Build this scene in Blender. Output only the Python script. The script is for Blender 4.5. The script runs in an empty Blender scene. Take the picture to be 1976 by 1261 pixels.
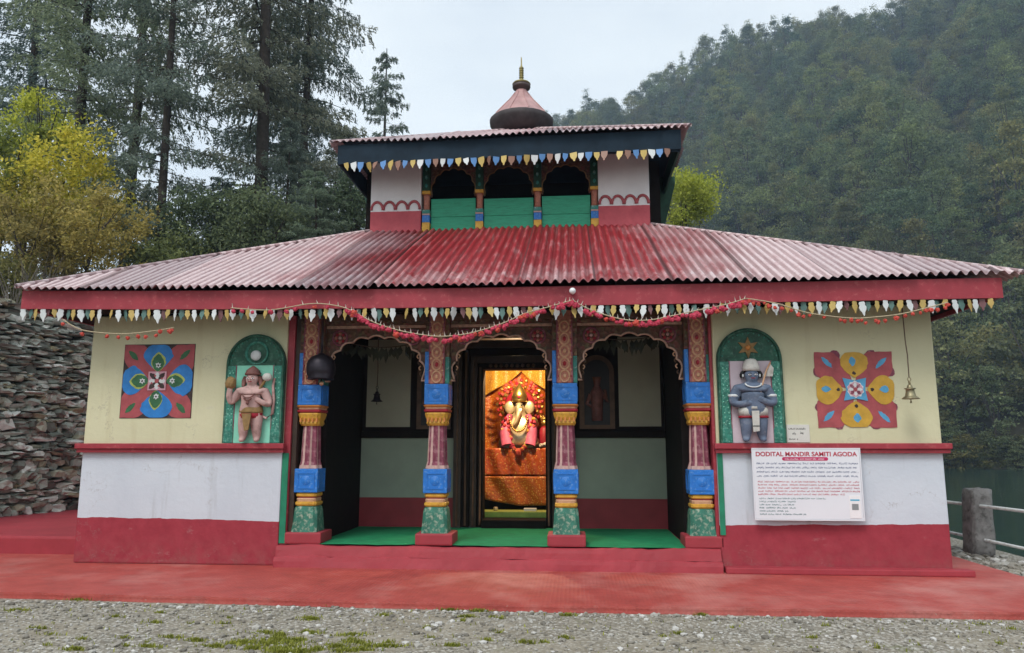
import bpy, bmesh, math, random
import numpy as np
from math import sin, cos, tan, pi, radians, sqrt, atan2, exp
from mathutils import Vector, Matrix
random.seed(7)
rng = np.random.default_rng(11)
SC = bpy.context.scene
COL = SC.collection

# ------------------------------------------------------------------ camera, sky, sun, exposure
CAM_POS = Vector((0.8, -8.0, 1.27)); PITCH, YAW, FPX = radians(9.0), radians(4.73), 1440.0
cam = bpy.data.cameras.new('camera'); cam_o = bpy.data.objects.new('camera', cam); COL.objects.link(cam_o)
cam.sensor_width = 36.0; cam.lens = FPX / 1976 * 36.0; cam.clip_start = 0.05; cam.clip_end = 3000
cam_o.location = CAM_POS; cam_o.rotation_euler = (pi / 2 + PITCH, 0, YAW)
SC.camera = cam_o

SUN_EL, SUN_AZ = radians(52), radians(205)       # azimuth clockwise from +Y; the sun stands behind the camera, a little to the left
world = bpy.data.worlds.new('World'); SC.world = world; world.use_nodes = True
nt = world.node_tree; nt.nodes.clear()
def N(t, **kw):
    n = nt.nodes.new(t)
    for k, v in kw.items(): setattr(n, k, v)
    return n
sky = N('ShaderNodeTexSky', sky_type='NISHITA'); sky.sun_disc = False
sky.sun_elevation = SUN_EL; sky.sun_rotation = SUN_AZ; sky.air_density = 1.2; sky.dust_density = 3.0; sky.ozone_density = 1.5
tc = N('ShaderNodeTexCoord'); mp = N('ShaderNodeMapping'); mp.inputs['Scale'].default_value = (1.0, 1.0, 2.6)
nz = N('ShaderNodeTexNoise'); nz.inputs['Scale'].default_value = 1.6; nz.inputs['Detail'].default_value = 5; nz.inputs['Roughness'].default_value = 0.5
nt.links.new(tc.outputs['Generated'], mp.inputs['Vector']); nt.links.new(mp.outputs[0], nz.inputs['Vector'])
cr = N('ShaderNodeValToRGB'); cr.color_ramp.elements[0].position = 0.30; cr.color_ramp.elements[0].color = (0.58,)*3 + (1,)
cr.color_ramp.elements[1].position = 0.58; cr.color_ramp.elements[1].color = (0.90,)*3 + (1,)
nt.links.new(nz.outputs['Fac'], cr.inputs[0])
mx = N('ShaderNodeMix', data_type='RGBA'); mx.inputs[7].default_value = (5.95, 6.35, 6.45, 1)
nt.links.new(cr.outputs[0], mx.inputs[0]); nt.links.new(sky.outputs[0], mx.inputs[6])
bg = N('ShaderNodeBackground'); bg.inputs['Strength'].default_value = 0.118
wo = N('ShaderNodeOutputWorld'); nt.links.new(mx.outputs[2], bg.inputs['Color']); nt.links.new(bg.outputs[0], wo.inputs['Surface'])

sun = bpy.data.lights.new('sun', 'SUN'); sun.energy = 1.25; sun.angle = radians(22); sun.color = (1.0, 0.98, 0.94)
sun_o = bpy.data.objects.new('sun', sun); COL.objects.link(sun_o)
sd = Vector((sin(SUN_AZ) * cos(SUN_EL), cos(SUN_AZ) * cos(SUN_EL), sin(SUN_EL)))
sun_o.rotation_euler = sd.to_track_quat('Z', 'Y').to_euler()
SC.view_settings.view_transform = 'Standard'; SC.view_settings.look = 'None'
SC.view_settings.exposure = 0.60; SC.view_settings.gamma = 1.0
SC.render.engine = 'CYCLES'
SC.cycles.max_bounces = 6; SC.cycles.diffuse_bounces = 4; SC.cycles.glossy_bounces = 3; SC.cycles.transmission_bounces = 3
SC.cycles.volume_bounces = 1; SC.cycles.caustics_reflective = False; SC.cycles.caustics_refractive = False
SC.cycles.use_denoising = True

# a measured pixel of the photograph (1976 x 1261) as a point on the upright plane y = Y or the level plane z = Z
_F = Vector((-sin(YAW) * cos(PITCH), cos(YAW) * cos(PITCH), sin(PITCH))); _R = Vector((cos(YAW), sin(YAW), 0)); _U = _R.cross(_F)
def ray(px, py): return _F + _R * ((px - 988) / FPX) + _U * ((630.5 - py) / FPX)
def at(px, py, Y):
    d = ray(px, py); return CAM_POS + d * ((Y - CAM_POS.y) / d.y)
def atz(px, py, Z):
    d = ray(px, py); return CAM_POS + d * ((Z - CAM_POS.z) / d.z)
def proj(p):
    d = Vector(p) - CAM_POS; z = d.dot(_F)
    return (988 + FPX * d.dot(_R) / z, 630.5 - FPX * d.dot(_U) / z, z)

# ------------------------------------------------------------------ materials
MATS = {}
def new_mat(name):
    m = bpy.data.materials.new(name); m.use_nodes = True; t = m.node_tree; t.nodes.clear()
    out = t.nodes.new('ShaderNodeOutputMaterial'); b = t.nodes.new('ShaderNodeBsdfPrincipled')
    t.links.new(b.outputs[0], out.inputs['Surface']); MATS[name] = m
    return m, t, b
def nd(t, ty, **kw):
    n = t.nodes.new(ty)
    for k, v in kw.items():
        if k in n.inputs.keys(): n.inputs[k].default_value = v
        else: setattr(n, k, v)
    return n
def c4(c): return (c[0], c[1], c[2], 1)
def noise(t, scale, detail=4, rough=0.55, vec=None, stretch=None):
    n = nd(t, 'ShaderNodeTexNoise'); n.inputs['Scale'].default_value = scale; n.inputs['Detail'].default_value = detail; n.inputs['Roughness'].default_value = rough
    g = t.nodes.new('ShaderNodeTexCoord')
    if stretch:
        mp = t.nodes.new('ShaderNodeMapping'); mp.inputs['Scale'].default_value = stretch
        t.links.new(g.outputs['Object'], mp.inputs['Vector']); t.links.new(mp.outputs[0], n.inputs['Vector'])
    else: t.links.new(g.outputs['Object'], n.inputs['Vector'])
    return n
def ramp(t, src, stops):
    r = t.nodes.new('ShaderNodeValToRGB'); e = r.color_ramp.elements
    while len(e) < len(stops): e.new(0.5)
    for k, (p, c) in enumerate(stops): e[k].position = p; e[k].color = c4(c) if len(c) == 3 else c
    t.links.new(src, r.inputs[0]); return r
def mixc(t, fac, a, b, blend='MIX'):
    m = t.nodes.new('ShaderNodeMix'); m.data_type = 'RGBA'; m.blend_type = blend
    for i, v in ((0, fac), (6, a), (7, b)):
        if hasattr(v, 'links'): t.links.new(v, m.inputs[i])
        elif isinstance(v, (int, float)): m.inputs[i].default_value = v
        else: m.inputs[i].default_value = c4(v)
    return m.outputs[2]
def math_(t, op, a, b=None, clamp=False):
    m = t.nodes.new('ShaderNodeMath'); m.operation = op; m.use_clamp = clamp
    for i, v in ((0, a), (1, b)):
        if v is None: continue
        if hasattr(v, 'links'): t.links.new(v, m.inputs[i])
        else: m.inputs[i].default_value = v
    return m.outputs[0]
def bump(t, b, h, strength=0.2, dist=0.01):
    n = t.nodes.new('ShaderNodeBump'); n.inputs['Strength'].default_value = strength; n.inputs['Distance'].default_value = dist
    t.links.new(h, n.inputs['Height']); t.links.new(n.outputs[0], b.inputs['Normal'])
def paint(name, col, rough=0.55, var=0.16, scale=5.0, wear=None, wear_amt=0.0, wear_scale=22.0, bmp=0.15, metal=0.0, spec=0.35):
    """old hand-brushed paint: patchy tone, small chips of another colour, brush bump"""
    if name in MATS: return MATS[name]
    m, t, b = new_mat(name)
    n1 = noise(t, scale, 6, 0.6)
    lo = tuple(x * (1 - var) for x in col); hi = tuple(min(1, x * (1 + var)) for x in col)
    c = ramp(t, n1.outputs['Fac'], [(0.3, lo), (0.7, hi)]).outputs[0]
    if wear:
        n2 = noise(t, wear_scale, 5, 0.65)
        f = ramp(t, n2.outputs['Fac'], [(0.60 - 0.12 * wear_amt, (0, 0, 0)), (0.66, (1, 1, 1))]).outputs[0]
        c = mixc(t, math_(t, 'MULTIPLY', f, min(1.0, wear_amt)), c, wear)
    t.links.new(c, b.inputs['Base Color']); b.inputs['Roughness'].default_value = rough; b.inputs['Metallic'].default_value = metal
    b.inputs['Specular IOR Level'].default_value = spec
    n3 = noise(t, 60, 4, 0.6); bump(t, b, n3.outputs['Fac'], bmp, 0.006)
    return m

RED = (0.335, 0.042, 0.056); WHITE = (0.76, 0.78, 0.80); YELLOW = (0.70, 0.64, 0.38)
paint('red_paint', RED, 0.6, 0.14, 3, (0.30, 0.035, 0.045), 0.6, 9)
paint('red_trim', (0.31, 0.035, 0.050), 0.5, 0.16, 4, (0.5, 0.16, 0.15), 0.35, 16)
paint('white_paint', WHITE, 0.7, 0.05, 2, (0.6, 0.6, 0.6), 0.3, 4)
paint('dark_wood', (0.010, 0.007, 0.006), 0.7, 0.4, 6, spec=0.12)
paint('brown_wood', (0.10, 0.055, 0.032), 0.6, 0.4, 9)
paint('blue_paint', (0.02, 0.17, 0.55), 0.45, 0.22, 9, (0.25, 0.42, 0.65), 0.4, 30)
paint('teal_paint', (0.03, 0.20, 0.17), 0.5, 0.35, 12, (0.45, 0.55, 0.5), 0.5, 26)
paint('base_green', (0.035, 0.17, 0.12), 0.55, 0.4, 10, (0.40, 0.46, 0.36), 0.8, 22)
paint('strip_green', (0.015, 0.20, 0.11), 0.5, 0.25, 6)
paint('ochre_paint', (0.58, 0.33, 0.045), 0.5, 0.2, 14, (0.25, 0.09, 0.03), 0.5, 30)
paint('orange_paint', (0.50, 0.20, 0.05), 0.5, 0.2, 14)
paint('maroon_paint', (0.19, 0.045, 0.075), 0.65, 0.3, 12, (0.36, 0.19, 0.21), 0.8, 18)
paint('flute_pale', (0.50, 0.33, 0.30), 0.6, 0.2, 16)
paint('salmon_paint', (0.42, 0.17, 0.115), 0.6, 0.25, 14, (0.12, 0.04, 0.05), 0.6, 40)
paint('salmon_pale', (0.55, 0.33, 0.20), 0.6, 0.2, 20)
paint('crimson_paint', (0.30, 0.015, 0.03), 0.5, 0.2, 10)
paint('arch_edge', (0.50, 0.33, 0.25), 0.6, 0.3, 18, (0.20, 0.08, 0.06), 0.5, 30)
paint('navy_paint', (0.012, 0.026, 0.042), 0.7, 0.3, 4, spec=0.15)
paint('dark_green', (0.008, 0.05, 0.028), 0.6, 0.4, 10)
paint('frame_green', (0.010, 0.075, 0.045), 0.5, 0.5, 12, (0.10, 0.22, 0.16), 0.6, 20)
paint('relief_green', (0.03, 0.19, 0.14), 0.5, 0.4, 20, (0.25, 0.42, 0.36), 0.6, 40)
paint('mint_paint', (0.22, 0.58, 0.44), 0.6, 0.12, 6)
paint('mauve_paint', (0.50, 0.42, 0.47), 0.6, 0.10, 6)
paint('flesh_pink', (0.50, 0.33, 0.31), 0.85, 0.2, 9, (0.26, 0.17, 0.15), 0.6, 16, 0.4, spec=0.12)
paint('slate_blue', (0.12, 0.155, 0.225), 0.85, 0.25, 9, (0.24, 0.27, 0.33), 0.6, 16, 0.4, spec=0.12)
paint('cream_white', (0.52, 0.51, 0.48), 0.85, 0.15, 12, (0.28, 0.26, 0.23), 0.6, 16, spec=0.12)
paint('hair_brown', (0.17, 0.07, 0.06), 0.6, 0.3, 20)
paint('gold_brown', (0.24, 0.15, 0.06), 0.8, 0.25, 20)
paint('black_paint', (0.012, 0.011, 0.012), 0.5, 0.3, 20)
paint('panel_dark', (0.045, 0.028, 0.026), 0.6, 0.4, 8)
paint('panel_red', (0.36, 0.075, 0.085), 0.55, 0.2, 9)
paint('panel_blue', (0.025, 0.19, 0.52), 0.5, 0.22, 9)
paint('panel_green', (0.035, 0.13, 0.055), 0.5, 0.3, 12)
paint('panel_lime', (0.36, 0.42, 0.10), 0.5, 0.2, 12)
paint('panel_ochre', (0.52, 0.31, 0.04), 0.5, 0.18, 9)
paint('panel_pink', (0.55, 0.30, 0.36), 0.55, 0.15, 12)
paint('panel_sky', (0.09, 0.33, 0.55), 0.5, 0.2, 12)
paint('pendant_white', (0.60, 0.63, 0.64), 0.5, 0.12, 3)
paint('pendant_yellow', (0.47, 0.34, 0.11), 0.5, 0.15)
paint('pendant_teal', (0.09, 0.17, 0.155), 0.5, 0.2)
paint('pendant_maroon', (0.16, 0.075, 0.08), 0.5, 0.2)
paint('pendant_blue', (0.10, 0.24, 0.50), 0.5, 0.15)
paint('pendant_gold', (0.55, 0.42, 0.14), 0.5, 0.15)
paint('pendant_brown', (0.28, 0.16, 0.12), 0.5, 0.15)
paint('brass', (0.30, 0.27, 0.17), 0.5, 0.3, 20, metal=0.8)
paint('finial_gold', (0.26, 0.22, 0.09), 0.5, 0.3, 20, metal=0.7)
paint('gold', (0.62, 0.42, 0.12), 0.3, 0.2, 20, metal=0.9)
paint('silver', (0.70, 0.58, 0.36), 0.35, 0.25, 20, metal=0.6)
paint('bronze_dark', (0.030, 0.026, 0.034), 0.42, 0.3, 12, metal=0.6)
paint('rope', (0.10, 0.07, 0.05), 0.9, 0.3, 40)
paint('string', (0.42, 0.36, 0.24), 0.9, 0.2, 40)
paint('flower_pink', (0.46, 0.045, 0.085), 0.7, 0.3, 30)
paint('flower_red', (0.50, 0.07, 0.05), 0.7, 0.3, 30)
paint('flower_white', (0.62, 0.56, 0.50), 0.8, 0.1, 30)
paint('dry_leaf', (0.030, 0.034, 0.018), 0.7, 0.4, 10)
paint('board_white', (0.72, 0.75, 0.80), 0.35, 0.03, 2, bmp=0.02)
paint('ink_red', (0.42, 0.03, 0.06), 0.5, 0.1); paint('ink_blue', (0.05, 0.09, 0.20), 0.5, 0.1); paint('ink_teal', (0.03, 0.14, 0.15), 0.5, 0.1)
paint('bar_magenta', (0.48, 0.02, 0.11), 0.4, 0.1); paint('card_blue', (0.05, 0.40, 0.60), 0.4, 0.1); paint('card_white', (0.8, 0.8, 0.82), 0.4, 0.03)
paint('metal_grey', (0.35, 0.36, 0.37), 0.4, 0.1, metal=0.8)
paint('paper', (0.62, 0.62, 0.58), 0.7, 0.06)
paint('drape_pink', (0.68, 0.14, 0.26), 0.6, 0.2, 20)
paint('white_pipe', (0.78, 0.80, 0.80), 0.45, 0.15, 8, (0.25, 0.2, 0.16), 0.5, 14)
paint('pink_roof', (0.42, 0.24, 0.235), 0.45, 0.22, 5, (0.42, 0.30, 0.28), 0.6, 8)
paint('inner_wall', (0.36, 0.35, 0.275), 0.8, 0.08, 3)
paint('inner_dado', (0.29, 0.34, 0.28), 0.8, 0.08, 3)
paint('inner_red', (0.26, 0.030, 0.038), 0.6, 0.15, 4)

def banded_plaster():
    """temple front: red foot, white middle, yellow top; hand-painted uneven borders"""
    m, t, b = new_mat('banded_plaster')
    g = t.nodes.new('ShaderNodeTexCoord'); s = t.nodes.new('ShaderNodeSeparateXYZ'); t.links.new(g.outputs['Object'], s.inputs[0])
    w = noise(t, 3.0, 5, 0.6); z = math_(t, 'ADD', s.outputs['Z'], math_(t, 'MULTIPLY', math_(t, 'SUBTRACT', w.outputs['Fac'], 0.5), 0.05))
    z = math_(t, 'ADD', z, math_(t, 'MULTIPLY', math_(t, 'ABSOLUTE', s.outputs['X']), -0.012))
    n1 = noise(t, 1.6, 6, 0.6); n2 = noise(t, 7, 6, 0.65); n3 = noise(t, 2.4, 5, 0.6, stretch=(3.0, 1, 0.35))
    red = ramp(t, n2.outputs['Fac'], [(0.3, (0.27, 0.030, 0.046)), (0.7, (0.35, 0.045, 0.064))]).outputs[0]
    whi = ramp(t, n1.outputs['Fac'], [(0.3, (0.52, 0.58, 0.65)), (0.6, (0.575, 0.635, 0.70))]).outputs[0]
    st = ramp(t, n3.outputs['Fac'], [(0.58, (1, 1, 1)), (0.80, (0.72, 0.71, 0.68))]).outputs[0]
    whi = mixc(t, 1.0, whi, st, 'MULTIPLY')
    yel = ramp(t, n1.outputs['Fac'], [(0.3, (0.57, 0.555, 0.365)), (0.7, (0.63, 0.615, 0.42))]).outputs[0]
    yel = mixc(t, 1.0, yel, ramp(t, n3.outputs['Fac'], [(0.55, (1, 1, 1)), (0.85, (0.84, 0.80, 0.74))]).outputs[0], 'MULTIPLY')
    f1 = math_(t, 'GREATER_THAN', z, 0.43); f2 = math_(t, 'GREATER_THAN', s.outputs['Z'], 1.24)
    base = mixc(t, f2, mixc(t, f1, red, whi), yel)
    mud = math_(t, 'MULTIPLY', ramp(t, s.outputs['Z'], [(0.0, (0.9,) * 3), (0.14, (0.35,) * 3), (0.34, (0, 0, 0))]).outputs[0], ramp(t, noise(t, 8, 7, 0.75).outputs['Fac'], [(0.42, (0, 0, 0)), (0.62, (1, 1, 1))]).outputs[0])
    base = mixc(t, math_(t, 'MULTIPLY', mud, 0.55), base, (0.26, 0.13, 0.11))
    rub = ramp(t, noise(t, 3.2, 7, 0.8, stretch=(0.8, 1, 1.6)).outputs['Fac'], [(0.60, (0, 0, 0)), (0.70, (0.28,) * 3)]).outputs[0]
    base = mixc(t, rub, base, (0.50, 0.47, 0.43))
    vr = nd(t, 'ShaderNodeTexVoronoi'); vr.feature = 'DISTANCE_TO_EDGE'; vr.inputs['Scale'].default_value = 1.1
    wv = noise(t, 2.2, 5, 0.7); av = t.nodes.new('ShaderNodeVectorMath'); av.operation = 'ADD'; t.links.new(g.outputs['Object'], av.inputs[0]); t.links.new(wv.outputs['Color'], av.inputs[1]); t.links.new(av.outputs[0], vr.inputs['Vector'])
    crk = math_(t, 'MULTIPLY', ramp(t, vr.outputs['Distance'], [(0.0, (1, 1, 1)), (0.006, (0, 0, 0))]).outputs[0], ramp(t, n1.outputs['Fac'], [(0.48, (0, 0, 0)), (0.56, (0.5,) * 3)]).outputs[0])
    base = mixc(t, crk, base, (0.24, 0.21, 0.19))
    t.links.new(base, b.inputs['Base Color'])
    b.inputs['Roughness'].default_value = 0.72; b.inputs['Specular IOR Level'].default_value = 0.25
    n5 = noise(t, 14, 6, 0.6); bump(t, b, n5.outputs['Fac'], 0.22, 0.02)
    return m
banded_plaster()
def tower_plaster():
    m, t, b = new_mat('tower_plaster')
    g = t.nodes.new('ShaderNodeTexCoord'); s = t.nodes.new('ShaderNodeSeparateXYZ'); t.links.new(g.outputs['Object'], s.inputs[0])
    n1 = noise(t, 3, 6, 0.6); n2 = noise(t, 9, 5, 0.6)
    red = ramp(t, n2.outputs['Fac'], [(0.3, (0.40, 0.065, 0.085)), (0.7, (0.50, 0.09, 0.11))]).outputs[0]
    whi = ramp(t, n1.outputs['Fac'], [(0.3, (0.66, 0.67, 0.68)), (0.65, (0.76, 0.77, 0.78))]).outputs[0]
    f = math_(t, 'GREATER_THAN', math_(t, 'ADD', s.outputs['Z'], math_(t, 'MULTIPLY', n2.outputs['Fac'], 0.02)), 4.735)
    t.links.new(mixc(t, f, red, whi), b.inputs['Base Color']); b.inputs['Roughness'].default_value = 0.75
    bump(t, b, n2.outputs['Fac'], 0.2, 0.02)
tower_plaster()
def roof_paint(name, pale0, pale1, cx, x0, wl, axis='X'):
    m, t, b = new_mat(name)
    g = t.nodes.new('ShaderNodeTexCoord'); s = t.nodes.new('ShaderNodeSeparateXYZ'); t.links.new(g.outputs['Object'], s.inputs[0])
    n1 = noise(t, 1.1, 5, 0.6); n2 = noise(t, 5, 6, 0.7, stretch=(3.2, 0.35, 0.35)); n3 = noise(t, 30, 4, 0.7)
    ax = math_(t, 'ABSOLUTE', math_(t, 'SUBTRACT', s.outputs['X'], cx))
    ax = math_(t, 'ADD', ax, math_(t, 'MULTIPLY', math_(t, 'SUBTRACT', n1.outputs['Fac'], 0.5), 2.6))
    f = nd(t, 'ShaderNodeMapRange'); t.links.new(ax, f.inputs['Value']); f.inputs['From Min'].default_value = pale0; f.inputs['From Max'].default_value = pale1  # paler outward: faded paint, with sky sheen also put into the colour
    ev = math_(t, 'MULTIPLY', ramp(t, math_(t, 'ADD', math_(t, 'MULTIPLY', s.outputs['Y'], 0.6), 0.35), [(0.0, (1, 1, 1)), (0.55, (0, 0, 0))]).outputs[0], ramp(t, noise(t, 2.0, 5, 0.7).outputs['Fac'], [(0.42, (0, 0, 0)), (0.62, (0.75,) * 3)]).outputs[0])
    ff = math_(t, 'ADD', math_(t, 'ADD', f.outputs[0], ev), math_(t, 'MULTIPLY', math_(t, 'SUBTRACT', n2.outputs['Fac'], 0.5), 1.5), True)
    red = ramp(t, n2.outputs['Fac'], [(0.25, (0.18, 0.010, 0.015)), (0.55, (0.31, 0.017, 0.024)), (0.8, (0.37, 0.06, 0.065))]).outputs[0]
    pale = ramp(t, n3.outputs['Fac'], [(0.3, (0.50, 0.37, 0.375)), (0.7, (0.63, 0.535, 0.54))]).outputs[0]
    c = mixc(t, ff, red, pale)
    rust = ramp(t, noise(t, 2.4, 6, 0.75).outputs['Fac'], [(0.63, (0, 0, 0)), (0.72, (1, 1, 1))]).outputs[0]
    c = mixc(t, math_(t, 'MULTIPLY', rust, 0.6), c, (0.16, 0.06, 0.05))
    shn = math_(t, 'FLOOR', math_(t, 'DIVIDE', math_(t, 'SUBTRACT', s.outputs[axis], x0), 0.78)); wn = t.nodes.new('ShaderNodeTexWhiteNoise'); wn.noise_dimensions = '1D'; t.links.new(shn, wn.inputs['W'])
    c = mixc(t, 1.0, c, ramp(t, wn.outputs['Value'], [(0.0, (0.70, 0.71, 0.74)), (0.5, (1, 1, 1)), (1.0, (1.12, 1.10, 1.10))]).outputs[0], 'MULTIPLY')      # every sheet weathered its own way
    fr = math_(t, 'FRACT', math_(t, 'DIVIDE', math_(t, 'SUBTRACT', s.outputs[axis], x0), 0.78)); lap_shadow = math_(t, 'MULTIPLY', math_(t, 'GREATER_THAN', fr, 0.965), 0.7)
    c = mixc(t, lap_shadow, c, (0.06, 0.025, 0.025))       # shadow at every overlap, painted in as a dark line
    ph = math_(t, 'COSINE', math_(t, 'MULTIPLY', math_(t, 'SUBTRACT', s.outputs[axis], x0), 2 * pi / wl))   # darker along the valleys of the sheets
    dirt_and_dark = math_(t, 'MULTIPLY', ramp(t, ph, [(0.0, (1, 1, 1)), (0.10, (0.8,) * 3), (0.40, (0, 0, 0))]).outputs[0], ramp(t, n2.outputs['Fac'], [(0.3, (0.25,) * 3), (0.6, (1, 1, 1))]).outputs[0])
    c = mixc(t, math_(t, 'MULTIPLY', dirt_and_dark, 0.8), c, mixc(t, 1.0, c, (0.42, 0.30, 0.31), 'MULTIPLY'))
    t.links.new(c, b.inputs['Base Color']); b.inputs['Roughness'].default_value = 0.5; b.inputs['Specular IOR Level'].default_value = 0.35
    bump(t, b, n3.outputs['Fac'], 0.1, 0.004)
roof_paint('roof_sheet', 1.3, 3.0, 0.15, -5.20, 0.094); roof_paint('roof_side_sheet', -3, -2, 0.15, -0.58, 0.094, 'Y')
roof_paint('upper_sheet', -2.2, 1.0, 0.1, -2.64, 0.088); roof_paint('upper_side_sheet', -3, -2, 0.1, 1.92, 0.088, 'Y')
def concrete_red():
    m, t, b = new_mat('red_concrete')
    n1 = noise(t, 0.7, 6, 0.65); n2 = noise(t, 3.0, 6, 0.7); n3 = noise(t, 45, 4, 0.7)
    c = ramp(t, n2.outputs['Fac'], [(0.25, (0.29, 0.044, 0.036)), (0.55, (0.41, 0.068, 0.056)), (0.85, (0.49, 0.14, 0.115))]).outputs[0]
    pale = ramp(t, n1.outputs['Fac'], [(0.5, (0, 0, 0)), (0.72, (0.7, 0.7, 0.7))]).outputs[0]
    c = mixc(t, pale, c, (0.56, 0.26, 0.23))
    dirt_and_dark = ramp(t, noise(t, 7, 7, 0.8, stretch=(0.6, 1.6, 1)).outputs['Fac'], [(0.54, (0, 0, 0)), (0.70, (0.75, 0.75, 0.75))]).outputs[0]
    c = mixc(t, dirt_and_dark, c, (0.21, 0.055, 0.042))
    fl = ramp(t, noise(t, 30, 3, 0.8).outputs['Fac'], [(0.66, (0, 0, 0)), (0.70, (0.8,) * 3)]).outputs[0]; c = mixc(t, fl, c, (0.42, 0.26, 0.21))
    gp_ = ramp(t, noise(t, 1.5, 5, 0.75, stretch=(0.5, 2.2, 1)).outputs['Fac'], [(0.60, (0, 0, 0)), (0.72, (0.5,) * 3)]).outputs[0]; c = mixc(t, gp_, c, (0.30, 0.16, 0.14))
    t.links.new(c, b.inputs['Base Color']); b.inputs['Roughness'].default_value = 0.6
    br = nd(t, 'ShaderNodeTexVoronoi'); br.inputs['Scale'].default_value = 28; br.inputs['Randomness'].default_value = 0.15
    g = t.nodes.new('ShaderNodeTexCoord'); t.links.new(g.outputs['Object'], br.inputs['Vector'])
    h = math_(t, 'ADD', math_(t, 'MULTIPLY', br.outputs['Distance'], 1.0), math_(t, 'MULTIPLY', n3.outputs['Fac'], 0.7))
    bump(t, b, h, 0.45, 0.015)
concrete_red()
def gravel_mat():
    m, t, b = new_mat('gravel_soil')
    g = t.nodes.new('ShaderNodeTexCoord'); geo = t.nodes.new('ShaderNodeNewGeometry')
    v = nd(t, 'ShaderNodeTexVoronoi'); v.inputs['Scale'].default_value = 34; t.links.new(g.outputs['Object'], v.inputs['Vector'])
    v2 = nd(t, 'ShaderNodeTexVoronoi'); v2.inputs['Scale'].default_value = 95; t.links.new(g.outputs['Object'], v2.inputs['Vector'])
    sp = t.nodes.new('ShaderNodeSeparateColor'); t.links.new(v.outputs['Color'], sp.inputs[0])
    st = ramp(t, sp.outputs[0], [(0.0, (0.26, 0.248, 0.21)), (0.5, (0.52, 0.505, 0.46)), (1.0, (0.74, 0.73, 0.69))]).outputs[0]
    st = mixc(t, ramp(t, v.outputs['Distance'], [(0.30, (0, 0, 0)), (0.62, (0.8,) * 3)]).outputs[0], st, (0.13, 0.115, 0.09))      # dark soil between the stones
    st = mixc(t, ramp(t, v2.outputs['Distance'], [(0.45, (0, 0, 0)), (0.75, (0.5,) * 3)]).outputs[0], st, (0.16, 0.145, 0.115))
    n1 = noise(t, 0.55, 5, 0.6); n2 = noise(t, 2.6, 6, 0.7)
    soil = ramp(t, n2.outputs['Fac'], [(0.3, (0.19, 0.165, 0.12)), (0.7, (0.38, 0.34, 0.27))]).outputs[0]
    c = mixc(t, ramp(t, n1.outputs['Fac'], [(0.40, (0.25,)*3), (0.60, (0.85,)*3)]).outputs[0], soil, st)
    gr = ramp(t, noise(t, 1.3, 6, 0.75).outputs['Fac'], [(0.60, (0, 0, 0)), (0.70, (0.55,)*3)]).outputs[0]
    c = mixc(t, gr, c, (0.10, 0.115, 0.035))
    # terraces and banks away from the forecourt: brown earth with moss
    s = t.nodes.new('ShaderNodeSeparateXYZ'); t.links.new(geo.outputs['Position'], s.inputs[0])
    far = math_(t, 'GREATER_THAN', s.outputs['Z'], 0.5)
    earth = ramp(t, n2.outputs['Fac'], [(0.35, (0.045, 0.038, 0.020)), (0.65, (0.10, 0.085, 0.04))]).outputs[0]
    c = mixc(t, far, c, earth)
    t.links.new(c, b.inputs['Base Color']); b.inputs['Roughness'].default_value = 0.9; b.inputs['Specular IOR Level'].default_value = 0.15
    h = math_(t, 'ADD', v.outputs['Distance'], math_(t, 'MULTIPLY', v2.outputs['Distance'], 0.5)); bump(t, b, h, 0.55, 0.02)
gravel_mat()
def leafy(name, dark, light, hue=None, hue_amt=0.0, transl=0.3, rough=0.6):
    """leaves: every leaf and every tree its own tone"""
    m = bpy.data.materials.new(name); m.use_nodes = True; t = m.node_tree; t.nodes.clear(); MATS[name] = m
    out = t.nodes.new('ShaderNodeOutputMaterial'); b = t.nodes.new('ShaderNodeBsdfPrincipled'); tr = t.nodes.new('ShaderNodeBsdfTranslucent'); ms = t.nodes.new('ShaderNodeMixShader')
    g = t.nodes.new('ShaderNodeNewGeometry'); oi = t.nodes.new('ShaderNodeObjectInfo')
    c = ramp(t, g.outputs['Random Per Island'], [(0.0, dark), (1.0, light)]).outputs[0]
    if hue: c = mixc(t, math_(t, 'MULTIPLY', ramp(t, oi.outputs['Random'], [(0.75, (0, 0, 0)), (1.0, (1, 1, 1))]).outputs[0], hue_amt), c, hue)
    at_ = t.nodes.new('ShaderNodeAttribute'); at_.attribute_name = 'tree_tone'
    tone = math_(t, 'ADD', at_.outputs['Fac'], math_(t, 'MULTIPLY', oi.outputs['Random'], math_(t, 'LESS_THAN', at_.outputs['Fac'], 0.001)))
    v = ramp(t, tone, [(0.0, (0.50, 0.60, 0.66)), (0.2, (0.95, 0.95, 0.9)), (0.38, (0.60, 0.70, 0.70)), (0.55, (1.12, 0.95, 0.80)), (0.75, (0.78, 0.85, 0.78)), (0.9, (1.30, 1.30, 0.95)), (1.0, (1.45, 1.25, 0.95))]).outputs[0]
    c = mixc(t, 1.0, c, v, 'MULTIPLY')
    t.links.new(c, b.inputs['Base Color']); t.links.new(c, tr.inputs['Color']); b.inputs['Roughness'].default_value = rough; b.inputs['Specular IOR Level'].default_value = 0.25
    ms.inputs[0].default_value = transl; t.links.new(b.outputs[0], ms.inputs[1]); t.links.new(tr.outputs[0], ms.inputs[2]); t.links.new(ms.outputs[0], out.inputs['Surface'])
    return m
leafy('spruce_needles', (0.10, 0.140, 0.130), (0.29, 0.355, 0.30), transl=0.5)
leafy('hill_leaves', (0.095, 0.122, 0.068), (0.325, 0.385, 0.195), (0.140, 0.105, 0.045), 0.35, transl=0.5)
leafy('lime_leaves', (0.26, 0.30, 0.04), (0.60, 0.60, 0.13), transl=0.5)
leafy('yellow_leaves', (0.22, 0.25, 0.05), (0.54, 0.54, 0.13), transl=0.5)
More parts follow.
